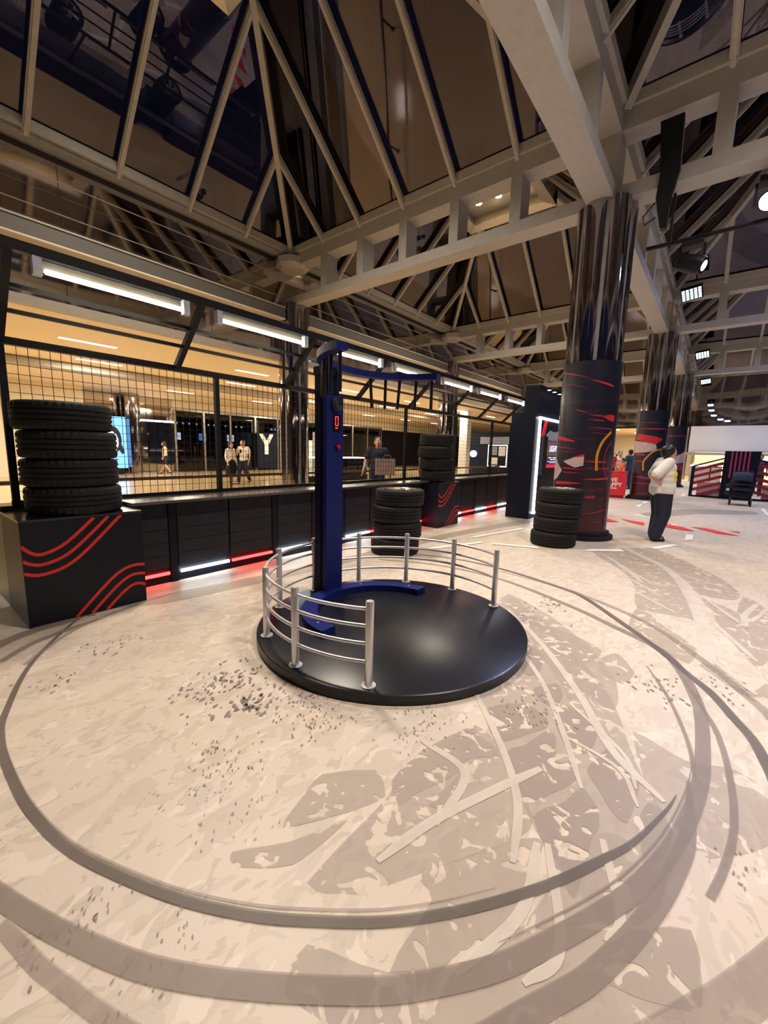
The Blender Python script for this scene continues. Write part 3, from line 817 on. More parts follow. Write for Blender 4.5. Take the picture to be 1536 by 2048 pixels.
for k in range(9):
    y = -15 + k*2.8
    MB().box(33.45, 33.5, y+.006, min(y+2.794, 9.9), 3.45, 6.56).build('mirror_panel', 'mirror', wf)
MB().box(33.40, 33.46, 1.72, 9.9, 3.36, 3.48).build('edge_trim', 'frame', wf)

# mall ceiling and back walls beyond the fence
ceil = structure('ceiling', (20, 20, 3.85))
MB().box(-9, 46, 9.86, 30, 3.87, 3.95).build('soffit', 'cream', ceil)
MB().box(-6, 33.4, 9.74, 9.90, 3.80, 3.96).build('soffit_edge', 'beam_beige', ceil)
MB().box(-6, 46, 15.9, 16.5, 3.66, 3.88).build('soffit_drop', 'beam_beige', ceil)
MB().box(33.46, 46, -15, 9.9, 3.40, 3.44).build('soffit', 'cream', ceil)
wb = structure('wall_back', (20, 23.3, 0))
MB().box(-6, 46, 24.5, 24.6, 0, 3.87).build('back_panel', 'pilaster', wb)
MB().box(-1.0, 6.0, 22.0, 22.2, 0, 3.87).build('cream_panel', 'cream_wall', wb)
MB().box(17.3, 46, 23.05, 23.25, 3.2, 3.87).build('head_panel', 'cream_wall', wb)
MB().box(10.3, 17.3, 23.05, 23.25, 3.35, 3.87).build('head_panel', 'cream_wall', wb)
# mall back wall beyond the far mirror wall
we = structure('wall_end', (46, 0, 0))
MB().box(45.9, 46, -15, 30, 0, 3.9).build('end_panel', 'cream_wall', we)

# the hall goes on behind the camera: plain far walls that the mirrors and glass reflect
wn = structure('wall_near', (-9, 0, 0))
MB().box(-9.1, -9.0, -15, 30, 0, 3.6).build('lower_panel', 'far_wall', wn)
MB().box(-9.1, -9.0, -15, 30, 3.6, 6.6).build('upper_panel', 'far_wall', wn)
wr = structure('wall_right', (10, -15, 0))
MB().box(-9, 46, -15.1, -15.0, 0, 3.6).build('lower_panel', 'far_wall', wr)
MB().box(-9, 46, -15.1, -15.0, 3.6, 6.6).build('upper_panel', 'far_wall', wr)

# ================================================================== COLUMNS
def column(x, y, label, wrap=None, base=True):
    t = thing('mirror_column', label, 'column', (x, y, 0))
    MB().lathe([(.385, 0.0), (.385, CHORD0)], (x, y, 0), 36).build('core', 'core', t, smooth=True)
    n = 6
    z0 = 2.80 if wrap else 0.03
    for k in range(n):
        a = R(196) + 2*PI*k/n + R(1.6)
        b = R(196) + 2*PI*(k+1)/n - R(1.6)
        # each cladding strip is a shallow lobe
        prof = []
        for q in range(9):
            u = q/8
            ang = a+(b-a)*u
            r = .375 + .055*math.sin(PI*u)**.6
            prof.append((x+r*math.cos(ang), y+r*math.sin(ang)))
        vs = [(px, py, z) for z in (z0, CHORD0+.02) for px, py in prof]
        fs = [(q, q+1, 10+q, 9+q) for q in range(8)]
        MB().add(vs, fs).build('cladding_strip', 'chrome', t, smooth=True)
    w = None
    if wrap:
        w = MB().lathe([(.442, .09), (.447, .09), (.447, wrap), (.442, wrap)], (x, y, 0), 64).build('printed_wrap', 'wrap', t, smooth=True)
        MB().lathe([(.56, 0), (.56, .06), (.50, .065), (.50, .12), (.44, .125)], (x, y, 0), 40).build('base_ring', 'rubber', t, smooth=True)
    return t, w
def on_wrap(c, w, R0, pts, m, name='wrap_print', closed=True, width=None, lift_=.003, taper=None):
    """flat print bent around the column: pts are (degrees, height)"""
    R1 = R0+lift_
    P3 = lambda a, z: (c[0]+R1*math.cos(R(a)), c[1]+R1*math.sin(R(a)), z)
    if width is None:
        # polygon: slice by angle
        P = pts
        amin, amax = min(p[0] for p in P), max(p[0] for p in P)
        N = max(2, int((amax-amin)/4)+1); vs = []; fs = []
        def span(a):
            zs = []
            k = len(P)
            for i in range(k):
                (a0, z0), (a1, z1) = P[i], P[(i+1) % k]
                if a0 == a1: continue
                if min(a0, a1)-1e-9 <= a <= max(a0, a1)+1e-9:
                    zs.append(z0+(z1-z0)*(a-a0)/(a1-a0))
            return (min(zs), max(zs)) if zs else (P[0][1], P[0][1])
        for q in range(N+1):
            a = amin+(amax-amin)*q/N
            lo, hi = span(min(max(a, amin+1e-6), amax-1e-6))
            vs += [P3(a, lo), P3(a, hi)]
        for q in range(N):
            fs.append((2*q, 2*q+2, 2*q+3, 2*q+1))
    else:
        S = spline([(a, z, 0) for a, z in pts], 8); vs = []; fs = []
        for i, p in enumerate(S):
            t = S[min(i+1, len(S)-1)] - S[max(i-1, 0)]
            t = Vector((t.x*R(1)*R0, t.y, 0)).normalized()
            n = Vector((-t.y, t.x, 0))*width/2*(1 if taper is None else min(1, .12+1.6*abs(taper-i/(len(S)-1))))
            vs += [P3(p.x+n.x/(R(1)*R0), p.y+n.y), P3(p.x-n.x/(R(1)*R0), p.y-n.y)]
        for i in range(len(S)-1):
            fs.append((2*i, 2*i+2, 2*i+3, 2*i+1))
    return MB().add(vs, fs).build(name, m, w, smooth=True)

cA, wA = column(7.74, 1.83, 'nearest mirror-clad column with a dark racing-print wrap, beside a stack of four tyres', 2.90)
ca = (7.74, 1.83)
for pts, wd, m in (
    ([(117, 2.788), (155, 2.71), (193, 2.627)], .015, 'streak'), ([(193.5, 2.597), (239.7, 2.501)], .030, 'streak'),
    ([(140, 2.574), (192, 2.465)], .010, 'magenta_print'), ([(170, 2.137), (192, 2.087)], .012, 'streak'),
    ([(193, 2.057), (225, 2.03)], .022, 'magenta_print'), ([(193, 1.98), (225, 1.96)], .015, 'streak'), ([(222, 2.03), (253, 2.00)], .10, 'streak'),
    ([(112, 1.72), (150, 1.665), (173, 1.628)], .06, 'streak'), ([(115, 1.55), (176, 1.507)], .012, 'streak'), ([(115, 1.47), (186, 1.45)], .010, 'magenta_print'),
    ([(194, 1.307), (240, 1.302)], .024, 'streak'), ([(195, 1.199), (252, 1.195)], .014, 'streak'),
    ([(149, 1.189), (193, 1.173)], .018, 'streak'), ([(150, 1.12), (193, 1.11)], .014, 'streak'), ([(150, 1.24), (193, 1.23)], .010, 'magenta_print'),
    ([(194.4, 1.013), (253, 1.034)], .030, 'streak'), ([(130, .93), (193.6, .948)], .05, 'streak'),
    ([(195.6, .428), (225, .47), (253.2, .524)], .012, 'streak'), ([(195, .72), (222, .73)], .05, 'magenta_print'), ([(193, 1.78), (240, 1.75)], .010, 'magenta_print'), ([(193, 1.86), (250, 1.83)], .018, 'magenta_print')):
    on_wrap(ca, wA, .447, pts, m, 'speed_line', width=wd, lift_=.004, taper=(0 if pts[0][0] > 190 else 1))
on_wrap(ca, wA, .447, [(112, 1.45), (124, 1.33), (149, 1.15), (136, 1.01), (117, .96), (104, .98)], 'car_white', 'car_print', lift_=.006)
on_wrap(ca, wA, .447, [(150, 1.30), (172, 1.36), (193.5, 1.42), (193.5, 1.24), (178, 1.20), (168, 1.23)], 'car_white', 'car_print', lift_=.006)
on_wrap(ca, wA, .447, [(168, 1.36), (193.5, 1.43), (193.5, 1.385), (176, 1.37)], 'car_red', 'car_print', lift_=.007)
on_wrap(ca, wA, .447, [(126, 1.35), (150, 1.22), (170, 1.25), (160, 1.45), (140, 1.47)], 'tyre_black', 'car_print', lift_=.0055)
on_wrap(ca, wA, .447, [(246.6, 1.794), (229.8, 1.665), (221.3, 1.527), (217.6, 1.375), (219.5, 1.161)], 'yellow_print', 'ring_print', width=.042, lift_=.008)
on_wrap(ca, wA, .447, [(252.6, 1.659), (240, 1.53), (234.4, 1.366), (234.9, 1.214), (244.9, 1.022)], 'magenta_print', 'ring_print', width=.02, lift_=.008)

cB, wB = column(16.31, 1.85, 'second mirror-clad column, racing-print wrap with a red and white car nose, behind the standing woman', 2.90)
cb = (16.31, 1.85)
on_wrap(cb, wB, .447, [(118, 1.99), (135, 2.16), (204, 2.06), (234, 1.99), (207, 1.82), (160, 1.90)], 'car_red', 'car_print', lift_=.005)
on_wrap(cb, wB, .447, [(110, 1.93), (160, 1.89), (207, 1.82), (212, 1.62), (170, 1.55), (112, 1.53)], 'car_white', 'car_print', lift_=.005)
on_wrap(cb, wB, .447, [(165, .95), (160, 1.2), (182, 1.52), (224, 1.71), (262, 1.6), (272, 1.2), (250, .8), (200, .72)], 'tyre_black', 'tyre_print', lift_=.007)
on_wrap(cb, wB, .447, [(262, 1.45), (245, 1.62), (223.7, 1.655), (200, 1.58), (186.8, 1.479), (172, 1.30), (168.5, 1.19), (171.6, .961)], 'yellow_print', 'ring_print', width=.05, lift_=.009)
for pts, wd, m in (([(130, 2.32), (242, 2.3)], .03, 'streak'), ([(116, 2.527), (214, 2.5)], .015, 'magenta_print'), ([(130, .767), (197, .713)], .07, 'magenta_print'),
                   ([(120, 1.265), (165, 1.265)], .02, 'streak'), ([(125, .169), (200, .224)], .02, 'magenta_print'), ([(110, 1.50), (172, 1.47)], .06, 'magenta_print'), ([(125, .55), (210, .53)], .02, 'streak')):
    on_wrap(cb, wB, .447, pts, m, 'speed_line', width=wd, lift_=.004, taper=0)
cC, wC = column(24.6, 1.78, 'third mirror-clad column with dark wrap and one red line, in front of the bright far shop', 2.90)
on_wrap((24.6, 1.78), wC, .447, [(110, 2.45), (250, 2.42)], 'streak', 'speed_line', width=.05, lift_=.004)
on_wrap((24.6, 1.78), wC, .447, [(190, 1.45), (260, 1.75), (262, 1.2), (200, 1.12)], 'car_white', 'car_print', lift_=.005)
on_wrap((24.6, 1.78), wC, .447, [(110, .8), (262, .8), (262, 1.1), (110, 1.08)], 'magenta_print', 'car_print', lift_=.004)
column(7.74, 9.67, 'bare mirror column behind the fence, left of the blue post')
column(16.31, 9.67, 'bare mirror column behind the tyres on the far striped plinth')
column(24.88, 9.67, 'bare mirror column behind the fence next to the dark booth')
column(24.88, -5.93, 'mirror column at the far right, behind the red-slatted stand')

# ================================================================== THE CATCHING GAME
PC = (2.48, 1.90)
game = thing('catching_game', 'dark blue stick-catching game with railed round black platform in the middle of the floor', 'game machine', (PC[0], PC[1], 0))
MB().lathe([(1.0, 0), (1.035, .006), (1.035, .062), (1.022, .07), (0.0, .07)], (PC[0], PC[1], 0), 96, caps=False).build('platform', 'platform', game, smooth=True)
POSTS = [(1.64, 1.41), (1.53, 1.90), (1.66, 2.37), (2.04, 2.75), (2.515, 2.865), (2.99, 2.735), (3.345, 2.385), (3.45, 1.90), (3.30, 1.41)]
angs = [math.atan2(y-PC[1], x-PC[0]) % (2*PI) for x, y in POSTS]
RR = .965
for k in range(9):
    a = angs[k]; x, y = PC[0]+RR*math.cos(a), PC[1]+RR*math.sin(a)
    p = MB().lathe([(.0235, .07), (.0235, .572), (.021, .577), (0, .578)], (x, y, 0), 20, caps=False).build('rail_post', 'alu', game, smooth=True)
    MB().lathe([(0, .0705), (.043, .0705), (.043, .077), (.024, .079)], (x, y, 0), 20, caps=False).build('base_flange', 'alu', p, smooth=True)
    if k < 8:
        b = angs[k+1]
        if b > a: b -= 2*PI
        for z in (.215, .325, .43, .53):
            da = .022/RR
            pts = [(PC[0]+RR*math.cos(t), PC[1]+RR*math.sin(t), z) for t in [a-da+(b-a+2*da)*q/8 for q in range(9)]]
            MB().tube(pts, .011, 10).build('rail', 'alu', game, smooth=True)
AC = (2.53, 2.04)
TC = (2.78, 2.0)
MB().arc_slab(AC, .53, .66, .07, .125, R(1), R(179), 32).build('base_arc', 'blue', game)
MB().arc_slab(TC, .65, .75, 2.08, 2.135, R(14), R(173), 40).build('top_arc', 'blue', game)
MB().box(2.445, 2.665, 2.70, 2.775, .07, 2.10).box(2.40, 2.52, 2.60, 2.74, 2.02, 2.085).build('pillar', 'blue_dark', game)
pn = MB().box(2.455, 2.655, 2.635, 2.70, .07, 1.865).build('front_cover', 'blue', game)
# speaker, display and button on the front cover
def disc_y(c, r, y0, y1, n=24):
    m = MB(); vs = []
    for y in (y0, y1):
        for k in range(n):
            vs.append((c[0]+r*math.cos(2*PI*k/n), y, c[1]+r*math.sin(2*PI*k/n)))
    fs = [tuple(range(n)), tuple(range(n, 2*n))[::-1]] + [(k, (k+1) % n, n+(k+1) % n, n+k) for k in range(n)]
    return m.add(vs, fs)
sp = disc_y((2.565, 1.79), .062, 2.615, 2.636).build('speaker', 'grille', pn)
for rr in (.056, .042, .026):
    MB().tube([(2.565+rr*math.cos(2*PI*k/24), 2.614, 1.79+rr*math.sin(2*PI*k/24)) for k in range(24)], .003, 6, True).build('speaker_ring', 'frame', sp)
dp = MB().box(2.535, 2.610, 2.625, 2.636, 1.565, 1.700).build('display', 'black_gloss', pn)
# the glowing seven-segment zero and the small word below it
zx0, zx1, zz0, zz1 = 2.548, 2.580, 1.608, 1.684
seg = MB()
for x in (zx0, zx1):
    for a, b in ((zz0, (zz0+zz1)/2-.003), ((zz0+zz1)/2+.003, zz1)):
        seg.box(x-.003, x+.003, 2.621, 2.626, a, b)
for z in (zz0, zz1):
    seg.box(zx0, zx1, 2.621, 2.626, z-.003, z+.003)
seg.build('digit_zero', 'digit', dp)
text_obj('display_word', 'SEC', 'digit', dp, (2.546, 2.623, 1.580), (R(90), 0, 0), .020, .001)
bt = disc_y((2.582, 1.425), .018, 2.610, 2.636).build('button', 'button', pn)
disc_y((2.582, 1.425), .025, 2.627, 2.637).build('button_ring', 'frame', bt)
for a in (14, 60, 120, 166):
    MB().lathe([(.0, .125), (.008, .125), (.008, .128), (0, .129)], (AC[0]+.595*math.cos(R(a)), AC[1]+.595*math.sin(R(a)), 0), 10, caps=False).build('bolt', 'alu', game)
# the hanging sticks
SA = [(19, 0, 'first stick from the right end of the blue arc, hanging straight'), (31.5, 3, 'second stick from the right end of the blue arc'),
      (44.5, 6, 'third stick from the right end of the blue arc, foot swung left'), (56, 1, 'fourth stick from the right end of the blue arc'), (69, -6, 'fifth stick from the right end of the blue arc, foot swung right'),
      (171, 0, 'stick at the near left end of the blue arc, in front of the post'), (160.5, 0, 'stick crossing the left half of the post under the blue arc'), (147, 1, 'stick left of the post under the blue arc, nearer of two'), (139, 2, 'stick left of the post under the blue arc, farther of two')]
for a, tilt, lab in SA:
    x, y = TC[0]+.70*math.cos(R(a)), TC[1]+.70*math.sin(R(a))
    t = thing('catch_stick', 'black ' + lab, 'stick', (x, y, 2.08), 'sticks hanging from the game arc')
    MB().lathe([(.0, -.005), (.0150, -.006), (.0150, -.272), (.012, -.278), (0, -.278)], (x, y, 2.08), 12, caps=False).build('rod', 'frame', t, smooth=True)
    MB().lathe([(.006, 0.0), (.006, -.006)], (x, y, 2.08), 8).build('peg', 'alu', t)
    t.rotation_euler = (0, R(tilt), 0)

# ================================================================== STRIPED PLINTHS
def plinth(x0, y0, w, h, label):
    d = 4.568-y0
    t = thing('striped_plinth', label, 'plinth', (x0+w/2, y0+d/2, 0), 'black plinths with red wavy stripes')
    MB().box(x0, x0+w, y0, y0+d, 0, h-.018).build('body', 'black', t)
    MB().box(x0-.003, x0+w+.003, y0-.003, y0+d, h-.018, h).build('top_panel', 'black_gloss', t)
    def stripe(fn, x_a, x_b):
        vs = []; fs = []; N = 40; hw = .0148
        pts = [(x_a+(x_b-x_a)*k/N, fn(x_a+(x_b-x_a)*k/N)) for k in range(N+1)]
        for k, (u, v) in enumerate(pts):
            du = pts[min(k+1, N)][0]-pts[max(k-1, 0)][0]; dv = pts[min(k+1, N)][1]-pts[max(k-1, 0)][1]
            l = math.hypot(du, dv); nx, nz = -dv/l*hw, du/l*hw
            for s in (1, -1):
                vv = min(max(v+nz*s, .004), .976); uu = min(max(u+nx*s, 0), 1)
                vs.append((x0+w*uu, y0-.0035, h*vv))
        for k in range(N): fs.append((2*k, 2*k+2, 2*k+3, 2*k+1))
        MB().add(vs, fs).build('stripe', 'red_print', t)
    # upper group dips from the left edge and climbs to the top; lower group climbs from the floor and levels out
    for base, uc, k in ((.64, .267, 5.0), (.55, .301, 3.0), (.46, .326, 2.0)):
        f = lambda u: base + .525*((u-uc)+math.sqrt((u-uc)**2+.022)) + k*max(0, .15-u)**2
        xe = max(q/400 for q in range(401) if f(q/400) < .976)
        stripe(f, 0.0, xe)
    for top, uc, k in ((.45, .774, 1.0), (.36, .815, 1.4), (.265, .85, 2.6)):
        g = lambda u: top - .525*((uc-u)+math.sqrt((uc-u)**2+.014)) - k*max(0, u-.85)**2
        xs = min(q/400 for q in range(401) if g(q/400) > .004)
        stripe(g, xs, 1.0)
    return t
plinth(.605, 3.91, .825, .83, 'nearest black cube plinth with red wavy stripes at the left edge, tyres on top')
plinth(6.44, 3.93, .78, .84, 'farther black cube plinth with red wavy stripes against the counter, tyres on top')

# ================================================================== TYRES
def tyre_mesh():
    Ro, H = .335, .222
    N = 120
    prof = [(.215, .014), (.235, .005), (.270, .0), (.310, .004), (.327, .014), (.3345, .030)]
    zs = [.050, .068, .070, .080, .082, .106, .108, .118, .120, .146, .148, .158, .160, .176]
    rs = [.335, .335, .327, .327, .336, .336, .328, .328, .336, .336, .327, .327, .335, .335]
    prof += list(zip(rs, zs))
    prof += [(.3345, .192), (.327, .208), (.310, .218), (.270, .222), (.235, .217), (.215, .208)]
    vs = []; fs = []
    m = len(prof)
    for j in range(N):
        a = 2*PI*j/N
        for i, (r, z) in enumerate(prof):
            if (j % 3 == 0) and (r > .325) and (z < .062 or z > .168): r -= .009   # shoulder sipes
            vs.append((r*math.cos(a), r*math.sin(a), z))
    for j in range(N):
        j2 = (j+1) % N
        for i in range(m-1):
            fs.append((j*m+i, j2*m+i, j2*m+i+1, j*m+i+1))
        fs.append((j*m+m-1, j2*m+m-1, j2*m, j*m))
    return MB().add(vs, fs).mesh('tyre', smooth=True)
def rim_mesh():
    b = MB()
    b.lathe([(.214, .02), (.190, .03), (.190, .19), (.218, .2215)], (0, 0, 0), 40, caps=False)
    b.lathe([(0, .150), (.045, .150), (.050, .170), (.03, .186), (0, .186)], (0, 0, 0), 20, caps=False)
    for k in range(5):
        a = 2*PI*k/5
        for s in (-.12, .12):
            p = Vector((.04*math.cos(a), .04*math.sin(a), .185)); q = Vector((.200*math.cos(a+s), .200*math.sin(a+s), .208))
            b.bar(p, q, .022, .022)
    return b.mesh('rim', smooth=False)
TY, RM = tyre_mesh(), rim_mesh()
TY.materials.append(M['rubber']); RM.materials.append(M['rim'])
def tyre(loc, rot, label, group):
    t = thing('car_tyre', label, 'tyre', loc, group)
    t.rotation_euler = (0, 0, rot)
    link('tread', TY, None, t); link('wheel_rim', RM, None, t)
def tyre_stack(x, y, z, offs, where, group):
    names = ['bottom', 'second from bottom', 'third from bottom', 'topmost']
    for k, (dx, dy) in enumerate(offs):
        tyre((x+dx, y+dy, z+k*.2225), random.random()*6, names[k] + ' black tyre of the stack ' + where, group)
tyre_stack(1.03, 4.225, .831, [(.01, 0), (0, .01), (.0, 0), (-.025, 0)], 'on the nearest striped plinth', 'tyres stacked on the near plinth')
tyre_stack(4.48, 3.41, .002, [(0, 0), (.025, -.02), (.015, -.01), (.045, -.03)], 'on the floor behind the railing', 'tyres stacked on the floor behind the railing')
tyre_stack(6.80, 4.22, .841, [(.03, -.01), (.0, 0), (-.04, .01), (-.01, 0)], 'on the farther striped plinth', 'tyres stacked on the far plinth')
tyre_stack(6.64, 1.915, .002, [(0, 0), (.03, -.02), (.05, -.03), (.085, -.045)], 'in front of the wrapped column', 'tyres stacked by the column')

# ================================================================== COUNTER, FENCE AND CANOPY
CY = 4.27
def unit(x0, label, w=1.22, panels=2, skip=0, pil=.075):
    t = thing('counter_unit', label, 'counter unit', (x0+w/2, CY+.2, 0), 'plank-fronted counter units')
    MB().box(x0, x0+w, CY+.015, CY+.46, .0, .838).build('carcass', 'pilaster', t)
    if pil:
        MB().box(x0, x0+pil, CY-.004, CY+.02, .0, .838).build('pilaster', 'pilaster', t)  # flush black strip; the shade of a recessed gap put into its colour
    pw = (w-pil)/panels
    for p in range(panels):
        a, b = x0+pil+p*pw+.012, x0+pil+(p+1)*pw-.012
        for k in range(5):
            MB().box(a, b, CY+.0, CY+.016, .165+k*.132, .165+(k+1)*.132-.004).build('plank', 'charcoal', t)
        MB().tube([(a+.01, CY-.012, .105), (b-.01, CY-.012, .105)], .017, 8).build('light_bar', ('led_white', 'led_red')[(p+skip) % 2], t, smooth=True)
    return t
unit(1.44, 'short plank-fronted counter unit with one red light bar, touching the nearest plinth', .37, 1, 1, 0)
unit(1.81, 'plank-fronted counter unit with full white and red light bars, right of the nearest plinth', 1.25)
unit(3.06, 'plank-fronted counter unit with light bars, just left of the blue post')
unit(4.28, 'plank-fronted counter unit with light bars, behind the blue post')
unit(5.50, 'plank-fronted counter unit behind the floor tyre stack, left of the farther plinth', .92)
unit(7.26, 'plank-fronted counter unit with light bars, touching the farther plinth on its right', 1.30)
unit(8.56, 'plank-fronted counter unit with light bars, last one before the dark booth')
unit(9.78, 'plank-fronted counter unit with light bars, tucked behind the dark booth')
eu = thing('counter_unit', 'plain end section of the counter behind the nearest plinth, with a bare side', 'counter unit', (1.0, 4.8, 0), 'plank-fronted counter units')
MB().box(0.605, 1.43, 4.575, 5.12, 0, .835).build('carcass', 'chip', eu)
wt = MB().box(.60, 11.4, 4.572, CY+.50, .84, .868).box(1.44, 6.43, CY-.13, 4.572, .84, .868).box(7.24, 11.4, CY-.13, 4.572, .84, .868).build('worktop', 'ledge', base=(6, 4.4, .84))
tag(wt, 'long dark grey worktop running along the plank-fronted counter under the mesh fence', 'worktop')

FY = 4.62
fence = thing('mesh_fence', 'black wire mesh fence with slanted canopy struts standing on the long counter', 'fence', (6, FY, .868))
FX = [.72, 2.57, 4.43, 6.30, 8.18, 10.05, 11.3]
for x in FX:
    MB().box(x-.025, x+.025, FY-.025, FY+.025, .868, 2.21).build('post', 'frame', fence)
MB().box(.69, 11.35, FY-.03, FY+.03, 2.185, 2.245).build('top_rail', 'frame', fence)
MB().box(.69, 11.35, FY-.02, FY+.02, .868, .905).build('bottom_rail', 'frame', fence)
WV = MB().box(-.0022, .0022, -.0022, .0022, 0, 1.28).mesh('wire'); WV.materials.append(M['frame'])
for b in range(6):
    x0, x1 = FX[b]+.025, FX[b+1]-.025
    WH = MB().box(0, x1-x0, -.0022, .0022, -.0022, .0022).mesh('wire'); WH.materials.append(M['frame'])
    n = int(round((x1-x0)/.076))
    for k in range(1, n):
        o = link('wire', WV, None, fence); o.location = (x0+(x1-x0)*k/n-6, 0, .905-.868)
    for k in range(1, 17):
        o = link('wire', WH, None, fence); o.location = (x0-6, .003, .905+1.28*k/17-.868)
ST = [.72, 2.12, 3.54, 4.96, 6.38, 7.80, 9.20, 10.62]
for x in ST:
    MB().bar((x, FY, 2.21), (x, 4.0, 2.76), .055, .055, (0, 1, 1)).build('canopy_strut', 'frame', fence)
MB().box(.55, 11.0, 3.965, 4.02, 2.725, 2.79).build('canopy_beam', 'frame', fence)
for t_ in (.36, .63):
    y, z = FY-.6*t_, 2.21+.55*t_
    MB().box(.6, 11.0, y-.014, y+.014, z-.016, z+.016).build('canopy_rod', 'frame', fence)
tl = ['first and nearest at the left edge', 'second from the left', 'third from the left, ending behind the blue arc', 'fourth from the left, right above the blue arc', 'fifth from the left, just past the blue arc', 'sixth from the left', 'seventh and smallest, beside the dark booth']
for k in range(7):
    a, b = ST[k]+.20, ST[k+1]-.22
    t = thing('tube_light', 'white tube light under the canopy beam, ' + tl[k], 'tube light', ((a+b)/2, 3.99, 2.645), 'tube lights along the canopy beam')
    MB().tube([(a, 3.99, 2.64), (b, 3.99, 2.64)], .019, 12).build('tube', 'tube', t, smooth=True)
    MB().box(a-.06, b+.06, 4.025, 4.032, 2.64, 2.723).build('reflector', 'reflector', t)
    for x in (a-.075, b+.02):
        MB().box(x, x+.055, 3.965, 4.024, 2.60, 2.724).build('bracket', 'bracket', t)

# ================================================================== DARK BOOTH WITH LIGHT FRAME
bx0 = 8.84
booth = thing('display_booth', 'tall dark booth with white light frame and race screen, between counter and wrapped column', 'booth', (10.0, 3.35, 0))
MB().box(bx0, 11.4, 3.10, 3.62, 0, 2.29).build('body', 'panel_navy', booth)
MB().box(8.98, 11.4, 3.09, 3.40, 2.29, 2.86).build('header', 'panel_navy', booth)
fr = MB()
for (x0, x1, z0, z1) in ((9.05, 9.10, .10, 2.20), (11.2, 11.25, .10, 2.20), (9.05, 11.25, 2.155, 2.205), (9.05, 11.25, .10, .145)):
    fr.box(x0, x1, 3.06, 3.10, z0, z1)
fr.build('light_frame', 'led_frame', booth)
MB().box(9.10, 11.2, 3.085, 3.10, .14, 2.16).build('back_graphic', 'pilaster', booth)
MB().prism([(9.18, 3.084, 1.72), (9.27, 3.084, 1.72), (9.50, 3.084, 2.15), (9.40, 3.084, 2.15)], (0, -.003, 0)).build('red_band', 'screen_red', booth)
MB().prism([(9.32, 3.084, 1.72), (9.37, 3.084, 1.72), (9.58, 3.084, 2.15), (9.53, 3.084, 2.15)], (0, -.003, 0)).build('red_band', 'screen_red', booth)
MB().prism([(9.45, 3.084, 1.55), (9.55, 3.084, 1.85), (9.8, 3.084, 1.95), (10.1, 3.084, 1.92), (10.6, 3.084, 1.98), (11.1, 3.084, 1.9), (11.1, 3.084, 1.55)], (0, -.003, 0)).build('cloud_print', 'screen_grey', booth)
MB().box(9.18, 9.44, 3.00, 3.085, .95, 1.80).build('speaker_box', 'pilaster', booth)
scr = MB().box(9.44, 10.75, 3.02, 3.085, 1.10, 1.72).build('screen', 'screen_dark', booth)
MB().box(9.46, 10.73, 3.014, 3.021, 1.38, 1.70).build('screen_picture', 'screen_brown', scr)
MB().box(9.46, 10.73, 3.013, 3.021, 1.11, 1.18).build('screen_strip', 'screen_red', scr)
text_obj('screen_title', 'LIGHTS OUT', 'screen_text', scr, (9.62, 3.012, 1.475), (R(90), 0, 0), .19, .001, shear=.25, bold=.02)
for z, a, b in ((1.325, 9.62, 10.3), (1.285, 9.76, 10.2)):
    m_ = MB()
    for k in range(9):
        if k % 4 != 3: m_.box(a+(b-a)*k/9, a+(b-a)*(k+.7)/9, 3.012, 3.02, z, z+.018)
    m_.build('screen_words', 'screen_text', scr)
for z, a, b in ((1.245, 9.56, 10.5), (1.215, 9.72, 10.4)):
    m_ = MB()
    for k in range(18): m_.box(a+(b-a)*k/18, a+(b-a)*(k+.75)/18, 3.012, 3.02, z, z+.008)
    m_.build('screen_words', 'screen_text', scr)
sl = ['nearest the left edge', 'second from the left', 'third from the left', 'partly behind the wrapped column']
for k, x in enumerate((8.98+.12, 9.45, 9.82, 10.2)):
    t = thing('spot_lamp', 'small bright spot lamp under the booth header, ' + sl[k], 'spot lamp', (x, 2.95, 2.74), 'spot lamps on the booth header')
    MB().bar((x, 3.088, 2.80), (x, 2.95, 2.80), .02, .02).build('arm', 'frame', t)
    s_ = MB().lathe([(.045, 2.75), (.05, 2.77), (.045, 2.80)], (x, 2.95, 0), 14).build('head', 'frame', t)
    MB().lathe([(0, 2.743), (.04, 2.743), (.04, 2.75)], (x, 2.95, 0), 14, caps=False).build('lens', 'display_white', s_)

# ================================================================== MALL WALK BEHIND THE FENCE
# dark shopfront: glass panes in mullions
shop = structure('window_20', (14, 23, 0))
mx = [10.35, 11.95, 13.6, 15.3, 17.0, 18.8, 20.6, 22.4, 24.2, 26.0, 27.8]
for k in range(len(mx)-1):
    MB().box(mx[k]+.05, mx[k+1]-.05, 23.02, 23.06, .12, 3.3).build('pane', 'shop_glass', shop)
for x in mx:
    MB().box(x-.06, x+.06, 22.94, 23.08, 0, 3.35).build('mullion', 'mullion', shop)
MB().box(10.3, 27.9, 22.95, 23.08, 3.28, 3.36).build('head_bar', 'mullion', shop)
MB().box(10.3, 27.9, 22.95, 23.08, 0, .12).build('kick_plate', 'pilaster', shop)
port = structure('wall_portal', (8, 22.9, 0))
MB().box(6.0, 10.3, 23.1, 23.3, 0, 3.87).build('mirror_panel', 'mirror', port)
MB().box(9.0, 10.25, 22.98, 23.1, .5, 2.6).build('dark_display', 'dark_glass', port)
MB().box(8.5, 10.25, 22.98, 23.1, 2.62, 2.70).build('light_line', 'strip', port)
c_ = thing('portal_column', 'round mirror half column beside the blue advertising screen', 'column', (8.1, 22.7, 0))
MB().lathe([(.42, 0), (.42, 3.87)], (8.1, 22.7, 0), 28).build('shaft', 'chrome', c_, smooth=True)
ad = thing('advert_screen', 'tall bright blue advertising screen with a face, right of the nearest tyre stack', 'screen', (7.0, 21.9, .3))
MB().box(6.35, 7.58, 21.92, 22.0, .30, 2.68).build('display', 'screen_blue', ad)
